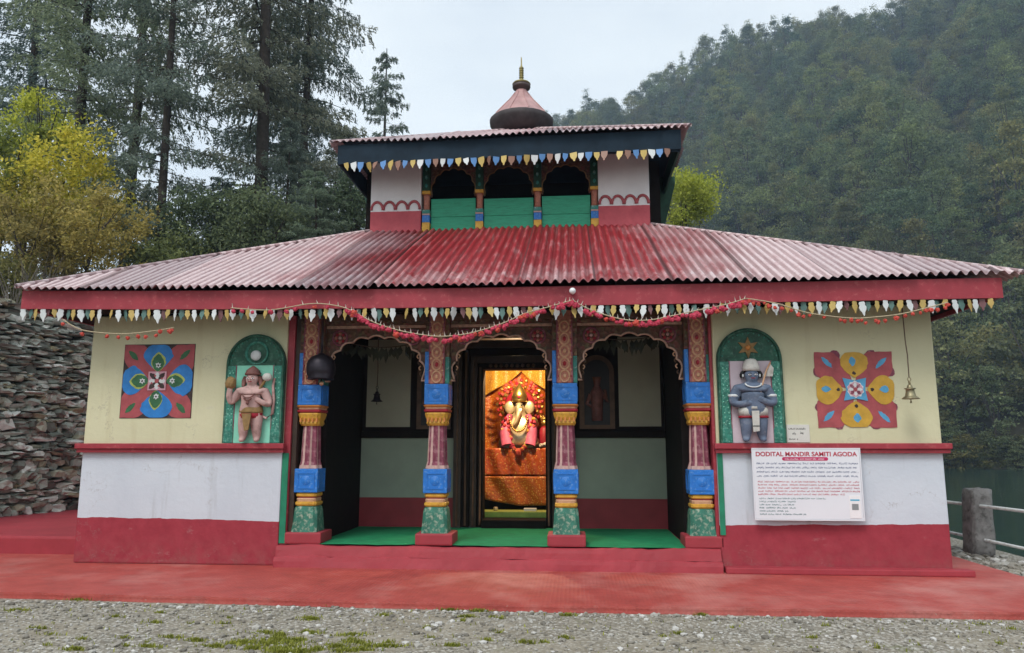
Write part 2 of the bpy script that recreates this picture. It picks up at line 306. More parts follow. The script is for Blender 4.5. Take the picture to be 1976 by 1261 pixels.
leafy('rust_leaves', (0.165, 0.175, 0.065), (0.42, 0.385, 0.155), transl=0.45)
leafy('oak_leaves', (0.085, 0.115, 0.070), (0.27, 0.32, 0.17), transl=0.45)
leafy('grass_blades', (0.16, 0.20, 0.03), (0.42, 0.46, 0.10), transl=0.4)
paint('bark', (0.055, 0.045, 0.038), 0.9, 0.4, 8, bmp=0.6)
paint('bark_pale', (0.16, 0.14, 0.12), 0.9, 0.3, 8, bmp=0.5)
paint('carpet_green', (0.008, 0.21, 0.085), 0.95, 0.2, 8, bmp=0.5)
paint('post_stone', (0.22, 0.21, 0.205), 0.85, 0.35, 9, (0.09, 0.085, 0.08), 0.8, 14, 0.6)
def stone_mat():
    m, t, b = new_mat('dry_stone')
    g = t.nodes.new('ShaderNodeNewGeometry')
    c = ramp(t, g.outputs['Random Per Island'], [(0.0, (0.13, 0.145, 0.125)), (0.35, (0.28, 0.305, 0.265)), (0.60, (0.42, 0.45, 0.40)), (0.72, (0.30, 0.27, 0.17)), (0.82, (0.54, 0.57, 0.52)), (1.0, (0.72, 0.75, 0.70))]).outputs[0]
    n = noise(t, 9, 6, 0.7); c = mixc(t, 0.7, c, ramp(t, n.outputs['Fac'], [(0.3, (0.65,)*3), (0.7, (1.3,)*3)]).outputs[0], 'MULTIPLY')
    moss = ramp(t, noise(t, 4, 5, 0.7).outputs['Fac'], [(0.60, (0, 0, 0)), (0.72, (0.5,)*3)]).outputs[0]
    c = mixc(t, moss, c, (0.13, 0.14, 0.075))
    t.links.new(c, b.inputs['Base Color']); b.inputs['Roughness'].default_value = 0.95; b.inputs['Specular IOR Level'].default_value = 0.1
    bump(t, b, noise(t, 30, 5, 0.7).outputs['Fac'], 0.5, 0.02)
stone_mat()
def green_board():
    m, t, b = new_mat('green_board')
    n = noise(t, 6, 7, 0.75, stretch=(1.0, 1, 9.0)); n2 = noise(t, 3, 6, 0.7)
    c = ramp(t, n.outputs['Fac'], [(0.25, (0.004, 0.13, 0.075)), (0.45, (0.012, 0.31, 0.17)), (0.7, (0.025, 0.40, 0.23))]).outputs[0]
    c = mixc(t, ramp(t, n2.outputs['Fac'], [(0.6, (0, 0, 0)), (0.8, (0.5,)*3)]).outputs[0], c, (0.008, 0.12, 0.085))
    t.links.new(c, b.inputs['Base Color']); b.inputs['Roughness'].default_value = 0.5; bump(t, b, n.outputs['Fac'], 0.4, 0.01)
green_board()
def carved():
    m, t, b = new_mat('carved_wood')
    g = t.nodes.new('ShaderNodeTexCoord'); v = nd(t, 'ShaderNodeTexVoronoi'); v.inputs['Scale'].default_value = 26; t.links.new(g.outputs['Object'], v.inputs['Vector'])
    s = t.nodes.new('ShaderNodeSeparateColor'); t.links.new(v.outputs['Color'], s.inputs[0])
    c = ramp(t, s.outputs[1], [(0.0, (0.055, 0.028, 0.018)), (0.45, (0.13, 0.065, 0.035)), (0.7, (0.20, 0.05, 0.045)), (0.85, (0.10, 0.10, 0.04)), (1.0, (0.22, 0.14, 0.07))]).outputs[0]
    c = mixc(t, ramp(t, noise(t, 5, 4, 0.6).outputs['Fac'], [(0.35, (0.0,)*3), (0.65, (0.6,)*3)]).outputs[0], c, (0.075, 0.042, 0.026))
    t.links.new(c, b.inputs['Base Color']); b.inputs['Roughness'].default_value = 0.65; bump(t, b, v.outputs['Distance'], 0.8, 0.02)
carved()
def brocade(name, a, bb, gold, scale):
    m, t, b = new_mat(name)
    g = t.nodes.new('ShaderNodeTexCoord'); v = nd(t, 'ShaderNodeTexVoronoi'); v.inputs['Scale'].default_value = scale; t.links.new(g.outputs['Object'], v.inputs['Vector'])
    n = noise(t, 7, 6, 0.7)
    c = ramp(t, n.outputs['Fac'], [(0.3, a), (0.7, bb)]).outputs[0]
    f = ramp(t, v.outputs['Distance'], [(0.18, (1, 1, 1)), (0.34, (0, 0, 0))]).outputs[0]
    t.links.new(mixc(t, f, c, gold), b.inputs['Base Color']); b.inputs['Roughness'].default_value = 0.4; b.inputs['Sheen Weight'].default_value = 0.2
    bump(t, b, v.outputs['Distance'], 0.5, 0.01)
brocade('brocade_orange', (0.45, 0.085, 0.008), (0.72, 0.19, 0.015), (0.85, 0.50, 0.10), 34)
brocade('brocade_red', (0.42, 0.055, 0.010), (0.62, 0.12, 0.015), (0.70, 0.36, 0.09), 30)
brocade('brocade_gold', (0.55, 0.22, 0.02), (0.80, 0.45, 0.05), (0.95, 0.72, 0.22), 40)
def water_mat():
    m, t, b = new_mat('lake_water')
    b.inputs['Base Color'].default_value = (0.012, 0.036, 0.030, 1); b.inputs['Roughness'].default_value = 0.10; b.inputs['IOR'].default_value = 1.33
    n = noise(t, 1.3, 4, 0.6, stretch=(1, 1, 1)); bump(t, b, n.outputs['Fac'], 0.22, 0.05)
water_mat()
def bulb_mat(name, col, s):
    m, t, b = new_mat(name); b.inputs['Base Color'].default_value = c4(col); b.inputs['Emission Color'].default_value = c4(col); b.inputs['Emission Strength'].default_value = s
bulb_mat('lamp_glow', (1.0, 0.75, 0.42), 12)
paint('opal_white', (0.82, 0.84, 0.86), 0.25, 0.02)

# ------------------------------------------------------------------ mesh helpers
class MB:
    """collects simple shapes; build() links them as ONE mesh object"""
    def __init__(self): self.v = []; self.f = []; self.m = []; self.mats = []; self.sm = []
    def mi(self, m):
        if m not in self.mats: self.mats.append(m)
        return self.mats.index(m)
    def add(self, vs, fs, m, smooth=False):
        o = len(self.v); self.v += [tuple(p) for p in vs]; k = self.mi(m)
        for f in fs: self.f.append(tuple(i + o for i in f)); self.m.append(k); self.sm.append(smooth)
    def box(self, x0, x1, y0, y1, z0, z1, m, bev=0.0):
        if bev <= 0:
            vs = [(x, y, z) for z in (z0, z1) for y in (y0, y1) for x in (x0, x1)]
            self.add(vs, [(0, 2, 3, 1), (4, 5, 7, 6), (0, 1, 5, 4), (2, 6, 7, 3), (0, 4, 6, 2), (1, 3, 7, 5)], m); return
        b = bmesh.new(); bmesh.ops.create_cube(b, size=1)
        for v in b.verts: v.co = Vector(((x0 + x1) / 2 + v.co.x * (x1 - x0), (y0 + y1) / 2 + v.co.y * (y1 - y0), (z0 + z1) / 2 + v.co.z * (z1 - z0)))
        bmesh.ops.bevel(b, geom=b.edges[:], offset=bev, segments=2, affect='EDGES', profile=0.6); self.bm(b, m)
    def bm(self, b, m, smooth=False):
        b.verts.index_update(); self.add([v.co[:] for v in b.verts], [[v.index for v in f.verts] for f in b.faces], m, smooth); b.free()
    def prism(self, pts, y0, y1, m):
        """outline in x,z pulled from y0 (front) to y1"""
        n = len(pts); a = sum(pts[i][0] * pts[(i + 1) % n][1] - pts[(i + 1) % n][0] * pts[i][1] for i in range(n))
        if a < 0: pts = pts[::-1]
        vs = [(x, y0, z) for x, z in pts] + [(x, y1, z) for x, z in pts]
        self.add(vs, [tuple(range(n)), tuple(range(2 * n - 1, n - 1, -1))] + [(i, i + n, (i + 1) % n + n, (i + 1) % n) for i in range(n)], m)
    def lathe(self, prof, c, m, n=24, axis='z', smooth=True, cap=True, sx=1, sy=1):
        vs = []; fs = []
        for r, z in prof:
            for k in range(n):
                a = 2 * pi * k / n
                p = (r * cos(a) * sx, r * sin(a) * sy, z)
                if axis == 'y': p = (p[0], z, p[1])
                vs.append((c[0] + p[0], c[1] + p[1], c[2] + p[2]))
        L = len(prof)
        for i in range(L - 1):
            for k in range(n): fs.append((i * n + k, i * n + (k + 1) % n, (i + 1) * n + (k + 1) % n, (i + 1) * n + k))
        if cap: fs.append(tuple(range(n))[::-1]); fs.append(tuple((L - 1) * n + k for k in range(n)))
        if axis == 'y': fs = [f[::-1] for f in fs]
        self.add(vs, fs, m, smooth)
    def tube(self, pts, rad, m, n=8, smooth=True):
        pts = [Vector(p) for p in pts]; rad = [rad] * len(pts) if isinstance(rad, (int, float)) else rad
        vs = []; fs = []; up = Vector((0.31, 0.17, 0.93))
        for i, p in enumerate(pts):
            d = (pts[min(i + 1, len(pts) - 1)] - pts[max(i - 1, 0)])
            d = d.normalized() if d.length > 1e-9 else Vector((0, 0, 1))
            if abs(d.dot(up)) > 0.97: up = Vector((0.9, 0.2, 0.1))
            a = d.cross(up).normalized(); b = d.cross(a)
            for k in range(n):
                t = 2 * pi * k / n; vs.append(p + (a * cos(t) + b * sin(t)) * rad[i])
        for i in range(len(pts) - 1):
            for k in range(n): fs.append((i * n + k, i * n + (k + 1) % n, (i + 1) * n + (k + 1) % n, (i + 1) * n + k))
        fs.append(tuple(range(n))); fs.append(tuple((len(pts) - 1) * n + k for k in range(n))[::-1])
        self.add(vs, fs, m, smooth)
    def ball(self, c, r, m, sub=2, s=(1, 1, 1), jit=0.0):
        b = bmesh.new(); bmesh.ops.create_icosphere(b, subdivisions=sub, radius=1)
        for v in b.verts:
            k = 1 + random.uniform(-jit, jit); v.co = Vector((c[0] + v.co.x * r * s[0] * k, c[1] + v.co.y * r * s[1] * k, c[2] + v.co.z * r * s[2] * k))
        self.bm(b, m, jit == 0)
    def build(self, name, parent=None, mat=None):
        me = bpy.data.meshes.new(name); me.from_pydata(self.v, [], self.f)
        for m in self.mats: me.materials.append(MATS[m])
        me.polygons.foreach_set('material_index', self.m); me.polygons.foreach_set('use_smooth', self.sm); me.update()
        return link(bpy.data.objects.new(name, me), parent)
def link(o, parent=None):
    COL.objects.link(o)
    if parent is not None: o.parent = parent
    return o
def tag(o, label=None, cat=None, group=None, kind=None):
    for k, v in (('label', label), ('category', cat), ('group', group), ('kind', kind)):
        if v: o[k] = v
    return o
def empty(name, loc=(0, 0, 0)):
    o = bpy.data.objects.new(name, None); o.empty_display_size = 0.2; o.location = loc; return link(o)
def part(name, parent): return link(bpy.data.objects.new(name, None), parent)
def copy_tree(o, parent=None):
    c = o.copy(); COL.objects.link(c); c.parent = parent
    for ch in o.children: copy_tree(ch, c)
    return c
def np_mesh(name, verts, quads, mat, parent=None, smooth=False, mats=None, midx=None):
    me = bpy.data.meshes.new(name); verts = np.asarray(verts, np.float32); quads = np.asarray(quads, np.int32); k = quads.shape[1]
    me.vertices.add(len(verts)); me.vertices.foreach_set('co', verts.ravel())
    me.loops.add(quads.size); me.loops.foreach_set('vertex_index', quads.ravel())
    me.polygons.add(len(quads)); me.polygons.foreach_set('loop_start', np.arange(0, quads.size, k, dtype=np.int32)); me.polygons.foreach_set('loop_total', np.full(len(quads), k, np.int32))
    me.polygons.foreach_set('use_smooth', np.full(len(quads), smooth))
    for m in (mats or [mat]): me.materials.append(MATS[m])
    if midx is not None: me.polygons.foreach_set('material_index', midx)
    me.update(calc_edges=True)
    return me if parent == 'mesh' else link(bpy.data.objects.new(name, me), parent)
def skin(name, verts, edges, mat, parent, sub=2, squash=None):
    """one continuous body grown along a skeleton: verts = {joint: (x, y, z, radius)}; the first joint is the root"""
    keys = list(verts); me = bpy.data.meshes.new(name); me.from_pydata([verts[k][:3] for k in keys], [(keys.index(a), keys.index(b)) for a, b in edges], [])
    o = bpy.data.objects.new(name, me); COL.objects.link(o)
    mod = o.modifiers.new('skin', 'SKIN'); mod.use_smooth_shade = True; ss = o.modifiers.new('sub', 'SUBSURF'); ss.levels = sub; ss.render_levels = sub
    for i, k in enumerate(keys):
        sv = me.skin_vertices[0].data[i]; sv.radius = (verts[k][3],) * 2; sv.use_root = (i == 0)
    dg = bpy.context.evaluated_depsgraph_get(); nm = bpy.data.meshes.new_from_object(o.evaluated_get(dg)); bpy.data.objects.remove(o)
    nm.name = name; nm.materials.clear(); nm.materials.append(MATS[mat])
    for p in nm.polygons: p.use_smooth = True; p.material_index = 0
    return link(bpy.data.objects.new(name, nm), parent)
def text_mesh(name, body, x, z, size, y, mat, parent, align='CENTER', width=None):
    cu = bpy.data.curves.new(name, 'FONT'); cu.body = body; cu.size = size; cu.align_x = align; cu.extrude = 0.0008; cu.offset = size * 0.025
    o = bpy.data.objects.new(name, cu); COL.objects.link(o)
    dg = bpy.context.evaluated_depsgraph_get(); dg.update(); me = bpy.data.meshes.new_from_object(o.evaluated_get(dg)); bpy.data.objects.remove(o)
    xs = [v.co.x for v in me.vertices]; w = max(xs) - min(xs); s = (width / w) if width else 1
    for v in me.vertices: v.co = Vector((x + v.co.x * s, y - v.co.z, z + v.co.y))
    me.materials.clear(); me.materials.append(MATS[mat])
    return link(bpy.data.objects.new(name, me), parent)
def arc(cx, cz, rx, rz, a0, a1, n): return [(cx + rx * cos(radians(a0 + (a1 - a0) * i / n)), cz + rz * sin(radians(a0 + (a1 - a0) * i / n))) for i in range(n + 1)]
# ------------------------------------------------------------------ the setting: ground, platform, lake, hillside
def sstep(a, b, x):
    t = np.clip((x - a) / (b - a), 0, 1); return t * t * (3 - 2 * t)
def wall_x(y): return -7.95 + 0.20 * (y - 3.0)             # foot of the dry-stone retaining wall
WATER_Z = -1.25; HAZE = 0.00055
def ground_z(x, y):
    x = np.asarray(x, float); y = np.asarray(y, float)
    z = np.full(np.broadcast(x, y).shape, -0.055)
    z = z + 0.012 * np.sin(x * 2.1 + 1.3) * np.sin(y * 1.7) * sstep(-1.7, -2.4, y)
    left = sstep(0.25, 0.55, wall_x(np.clip(y, -40, 12)) - x)
    z = np.where(left > 0, z * (1 - left) + left * (3.35 + 0.16 * np.clip(wall_x(np.clip(y, -40, 12)) - x - 0.5, 0, 60) + 0.05 * np.clip(y - 3, 0, 90) + 0.12 * np.sin(x * .9) * np.sin(y * .7)), z)
    back = sstep(11.0, 14.0, y) * sstep(3.0, -2.5, x) * (1 - left)
    z = z + back * (3.0 + 0.05 * np.clip(y - 13, 0, 90))
    shore = 5.95 + 0.05 * np.clip(y, -60, 10) + 0.6 * np.clip((y - 8) / 30, 0, 1) * 20 * sstep(14, 60, y) * 0
    z = z - sstep(shore, shore + 3.2, x) * 2.6 * sstep(60, 40, y)
    z = z - sstep(25, 45, y) * sstep(-6, 0, x) * 3.2           # the lake reaches round behind the trees
    return z
def axis(lo, hi, fine_lo, fine_hi, st):
    a = list(np.arange(fine_lo, fine_hi + 1e-6, st)); s = st; x = fine_hi
    while x < hi: s *= 1.22; x = min(hi, x + s); a.append(x)
    s = st; x = fine_lo; b = []
    while x > lo: s *= 1.22; x = max(lo, x - s); b.append(x)
    return np.array(b[::-1] + a)
gx = axis(-480, 640, -13, 11, 0.16); gy = axis(-50, 760, -7, 16, 0.18)
X, Y = np.meshgrid(gx, gy); Z = ground_z(X, Y); nx, ny = len(gx), len(gy)
ii = np.arange(nx * ny).reshape(ny, nx)
ground = np_mesh('ground', np.stack([X, Y, Z], -1).reshape(-1, 3), np.stack([ii[:-1, :-1], ii[:-1, 1:], ii[1:, 1:], ii[1:, :-1]], -1).reshape(-1, 4), 'gravel_soil', smooth=True)
tag(ground, kind='structure')

m = MB(); m.add([(5.4, -49, WATER_Z), (630, -49, WATER_Z), (630, 740, WATER_Z), (-60, 740, WATER_Z), (-60, 28, WATER_Z), (5.4, 28, WATER_Z)], [(0, 1, 2, 3, 4, 5)], 'lake_water')
tag(m.build('lake'), kind='structure')

# red concrete forecourt round the temple; front edge and right edge run slightly askew, edges chipped
def edge_pts(p, q, n, jit):
    return [(p[0] + (q[0] - p[0]) * k / n + random.uniform(-jit, jit), p[1] + (q[1] - p[1]) * k / n + random.uniform(-jit, jit)) for k in range(n + 1)]
fl = edge_pts((-9.0, -1.42), (0.3, -1.75), 60, 0.012) + edge_pts((0.3, -1.75), (5.25, -1.70), 40, 0.012)[1:] + edge_pts((5.25, -1.7), (5.15, 0.0), 16, 0.015)[1:] + edge_pts((5.15, 0), (5.02, 12), 40, 0.02)[1:]
outl = fl + [(-7.0, 12.0), (wall_x(3) + .1, 3.0), (-9.0, -1.0)]
m = MB(); n = len(outl)
m.add([(x, y, 0.0) for x, y in outl] + [(x, y, -0.10) for x, y in outl], [tuple(range(n))] + [(i, i + n, (i + 1) % n + n, (i + 1) % n) for i in range(n)], 'red_concrete')
tag(m.build('pavement'), kind='structure')
m = MB(); m.box(-9.2, -4.76, 0.60, 9.0, -0.05, 0.205, 'red_paint', 0.03); tag(m.build('path'), kind='structure')

# forested hillside across the lake: a height field in (azimuth, distance) round the forecourt
RIDGE = []
for px, py in ((1000, 262), (1070, 246), (1110, 232), (1180, 200), (1260, 155), (1350, 100), (1420, 74), (1500, 64), (1580, 48), (1620, 36), (1700, 20), (1760, -8), (1860, -70), (1976, -130), (2150, -190), (2500, -260), (3300, -330)):
    d = ray(px, py); RIDGE.append((atan2(d.x, d.y), d.z / sqrt(d.x ** 2 + d.y ** 2)))
RIDGE = [(radians(-16), 0.02), (radians(-9), 0.22)] + RIDGE + [(radians(85), 0.62)]
ra = np.array([r[0] for r in RIDGE]); re = np.array([r[1] for r in RIDGE])
R0, R1 = 96.0, 330.0
def hill_z(az, r):
    el = np.interp(az, ra, re); top = CAM_POS.z + R1 * el - 9.0
    t = (r - R0) / (R1 - R0); tt = np.clip(t, 0, 1)
    prof = 0.80 * tt + 0.20 * tt * tt
    wob = (7 * np.sin(az * 17 + 0.5 + tt * 2.2) + 4 * np.sin(az * 41 + 2 + tt * 5) + 3.0 * np.sin(tt * 13 + az * 9)) * np.sin(pi * np.clip(tt, 0, 1)) ** 0.8
    z = WATER_Z + 0.2 + (top - WATER_Z) * prof + wob
    return np.where(t < 0, WATER_Z + 0.2 + t * 40, np.where(t > 1, z - (t - 1) * 120, z))
azs = np.linspace(radians(-16), radians(84), 200); rs = np.concatenate([[84, 92], np.linspace(96, 332, 70), [345, 365, 400]])
A, Rr = np.meshgrid(azs, rs); Zh = hill_z(A, Rr); ii = np.arange(A.size).reshape(A.shape)
V = np.stack([CAM_POS.x + Rr * np.sin(A), CAM_POS.y + Rr * np.cos(A), Zh], -1).reshape(-1, 3)
paint('forest_floor', (0.040, 0.036, 0.020), 0.95, 0.4, 0.5)
tag(np_mesh('hillside', V, np.stack([ii[:-1, :-1], ii[:-1, 1:], ii[1:, 1:], ii[1:, :-1]], -1).reshape(-1, 4), 'forest_floor', smooth=True), kind='structure')

# the misty valley air
hm = bpy.data.materials.new('valley_air'); hm.use_nodes = True; ht = hm.node_tree; ht.nodes.clear()
ho = ht.nodes.new('ShaderNodeOutputMaterial'); hv = ht.nodes.new('ShaderNodeVolumePrincipled'); hv.inputs['Color'].default_value = (0.52, 0.72, 1.0, 1); hv.inputs['Density'].default_value = HAZE
ht.links.new(hv.outputs[0], ho.inputs['Volume']); MATS['valley_air'] = hm
m = MB(); m.box(-500, 660, -52, 780, -46, 235, 'valley_air'); tag(m.build('haze'), kind='stuff')
# ------------------------------------------------------------------ the temple
paint('brown_dark', (0.040, 0.024, 0.016), 0.55, 0.4, 9)
T = empty('temple', (0, 0, 0))
tag(T, 'painted two tiered temple with red tin roofs and carved porch columns', 'temple')
XL, XR, XLI, XRI = -4.66, 4.52, -2.37, 2.27
def kid(name, fn, parent=T):
    m = MB(); fn(m); return m.build(name, parent)

# --- walls
def slab(m, x0, x1, y0, y1, z0, z1, mat, n=1, wob=0.012):
    """a plastered wall front with a slightly uneven surface"""
    m.box(x0, x1, y0, y1, z0, z1, mat, 0.018)
kid('front_wall', lambda m: slab(m, XL, XLI, 0, 0.42, 0, 2.72, 'banded_plaster'))
kid('front_wall', lambda m: slab(m, XRI, XR, 0, 0.42, 0, 2.72, 'banded_plaster'))
kid('side_wall', lambda m: m.box(XL + 0.004, XL + 0.42, 0.425, 9.2, 0, 2.72, 'banded_plaster'))
kid('side_wall', lambda m: m.box(XR - 0.42, XR - 0.004, 0.425, 9.2, 0, 2.72, 'banded_plaster'))
kid('rear_wall', lambda m: m.box(XL + 0.43, XR - 0.43, 8.78, 9.2, 0, 2.72, 'banded_plaster'))
def ledge(m, x0, x1):
    m.box(x0, x1, -0.055, -0.002, 1.185, 1.225, 'red_trim', 0.006); m.box(x0 - 0.012, x1 + 0.012, -0.08, -0.002, 1.227, 1.285, 'red_trim', 0.008)
kid('ledge', lambda m: ledge(m, XL - 0.035, XLI + 0.03)); kid('ledge', lambda m: ledge(m, XRI - 0.02, XR + 0.05))
# red posts and green reveals where the walls meet the porch
kid('jamb', lambda m: (m.box(-2.368, -2.292, 0.02, 0.30, 0.0, 2.70, 'red_trim', 0.006), m.box(-2.290, -2.236, 0.05, 0.30, 0.0, 2.70, 'brown_dark', 0.004), m.box(-2.366, -2.300, 0.004, 0.018, 0.23, 1.18, 'strip_green')))
kid('jamb', lambda m: (m.box(2.235, 2.268, 0.02, 0.30, 0.0, 2.70, 'red_trim', 0.006), m.box(2.271, 2.325, -0.012, -0.002, 0.36, 1.18, 'strip_green')))
# --- plinth under the porch: two uneven courses of painted stone
def course(m, x0, x1, yf, yb, z0, z1, amp):
    """a worn plastered step edge with an uneven line"""
    n = 70; vs = []; w1 = [random.gauss(0, 1) for _ in range(n + 1)]; w2 = [random.gauss(0, 1) for _ in range(n + 1)]
    sm = lambda w, i: sum(w[max(0, min(n, i + d))] for d in (-2, -1, 0, 1, 2)) / 5
    for i in range(n + 1):
        x = x0 + (x1 - x0) * i / n; dz = amp * (sm(w1, i) + .35 * w1[i]); dy = amp * 1.3 * (sm(w2, i) + .3 * w2[i])
        vs += [(x, yf - .012 + dy * .4, z0), (x, yf + dy, z0 + (z1 - z0) * .55), (x, yf + .010 + dy, z1 - .012 + dz), (x, yf + .028 + dy, z1 + dz), (x, yb, z1 + dz * .3), (x, yb, z0)]
    fs = [(i * 6 + k, (i + 1) * 6 + k, (i + 1) * 6 + k + 1, i * 6 + k + 1) for i in range(n) for k in range(5)] + [tuple(range(6)), tuple(n * 6 + k for k in range(6))[::-1]]
    m.add(vs, fs, 'red_paint')
def plinth(m):
    course(m, XLI + .005, XRI - .005, -0.100, 0.5, 0.0, 0.112, .008); course(m, XLI + .006, XRI - .006, -0.060, 0.49, 0.108, 0.218, .007)
    m.box(XLI + .01, XRI - .01, 0.503, 4.4, 0, 0.222, 'red_paint')
kid('plinth', plinth)
kid('base_step', lambda m: m.box(2.29, 4.66, -0.14, -0.002, 0.0, 0.062, 'red_paint', 0.012))

# --- porch interior
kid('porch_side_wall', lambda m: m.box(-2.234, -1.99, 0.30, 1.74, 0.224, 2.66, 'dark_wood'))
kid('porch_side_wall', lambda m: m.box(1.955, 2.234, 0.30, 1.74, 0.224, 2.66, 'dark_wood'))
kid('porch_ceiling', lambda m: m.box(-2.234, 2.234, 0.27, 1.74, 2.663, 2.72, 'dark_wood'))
def backwall(m, a, b, c, d):
        m.box(a, b, 1.70, 1.90, 0.224, 0.595, 'inner_red'); m.box(a, b, 1.705, 1.90, 0.597, 1.355, 'inner_dado')
        m.box(a, b, 1.665, 1.90, 1.357, 1.445, 'dark_wood', 0.004); m.box(a, b, 1.72, 1.90, 1.447, 2.66, 'dark_wood')
        m.box(c, d, 1.70, 1.718, 1.50, 2.655, 'inner_wall')
kid('porch_back_wall', lambda m: backwall(m, -1.985, -0.76, -1.93, -1.345)); kid('porch_back_wall', lambda m: backwall(m, 0.80, 1.95, 1.375, 1.905))
def back_niche(m, cx):
    w, z0, z1 = 0.225, 1.47, 2.42
    outl = [(cx - w, z0), (cx + w, z0)] + arc(cx, z1 - w, w, w, 0, 180, 16)
    m.prism(outl, 1.685, 1.716, 'brown_wood')
    inner = [(cx - w * .72, z0 + .05), (cx + w * .72, z0 + .05)] + arc(cx, z1 - w, w * .72, w * .72, 0, 180, 14)
    m.prism(inner, 1.672, 1.684, 'black_paint')
    m.tube([(cx, 1.655, z0 + .1), (cx, 1.655, z0 + .3), (cx, 1.655, z0 + .46), (cx, 1.655, z0 + .55), (cx, 1.655, z0 + .66)], [0.07, 0.075, 0.09, 0.035, 0.06], 'hair_brown', 10)
    m.tube([(cx - .08, 1.66, z0 + .44), (cx - .13, 1.655, z0 + .32), (cx - .05, 1.65, z0 + .27)], [0.03, 0.025, 0.02], 'hair_brown', 8)
    m.tube([(cx + .08, 1.66, z0 + .44), (cx + .13, 1.655, z0 + .34), (cx + .1, 1.65, z0 + .5)], [0.03, 0.025, 0.02], 'hair_brown', 8)
kid('porch_niche', lambda m: back_niche(m, -1.03)); kid('porch_niche', lambda m: back_niche(m, 1.095))
def doorframe(m):
    for k, (o, y) in enumerate(((0.0, 1.60), (0.105, 1.635), (0.205, 1.665), (0.295, 1.69))):
        wd = (0.10, 0.095, 0.085, 0.075)[k]
        x0 = -0.75 + o; x1 = 0.80 - o; zt = 2.62 - o
        for a in (x0, x1 - wd):
            m.box(a, a + wd, y, 1.95, 0.224, zt, 'dark_wood' if k % 2 else 'brown_dark', 0.006)
            m.tube([(a + wd / 2, y - 0.004, 0.26), (a + wd / 2, y - 0.004, zt - .05)], 0.014, 'brown_wood', 6)
        m.box(x0 + wd + .002, x1 - wd - .002, y, 1.95, zt - wd, zt, 'dark_wood' if k % 2 else 'brown_dark', 0.006)
    for k in range(9):
        m.ball((-0.28 + 0.07 * k, 1.66, 2.29), 0.026, 'brown_wood', 1)
kid('door_frame', doorframe)
kid('door_sill', lambda m: m.box(-0.38, 0.43, 1.58, 1.95, 0.224, 0.335, 'dark_wood', 0.012))
def sanctum(m):
    m.box(-1.5, -1.4, 1.95, 4.3, 0.2, 2.7, 'dark_wood'); m.box(1.4, 1.5, 1.95, 4.3, 0.2, 2.7, 'dark_wood')
    m.box(-1.5, 1.5, 4.302, 4.4, 0.2, 2.7, 'dark_wood'); m.box(-1.5, 1.5, 1.91, 4.4, 2.702, 2.8, 'dark_wood')
    m.box(-1.398, 1.398, 1.952, 4.3, 0.225, 0.30, 'strip_green')
    m.box(-1.5, -0.752, 1.905, 1.949, 0.224, 2.7, 'dark_wood'); m.box(0.802, 1.5, 1.905, 1.949, 0.224, 2.7, 'dark_wood')
kid('sanctum_wall', sanctum)

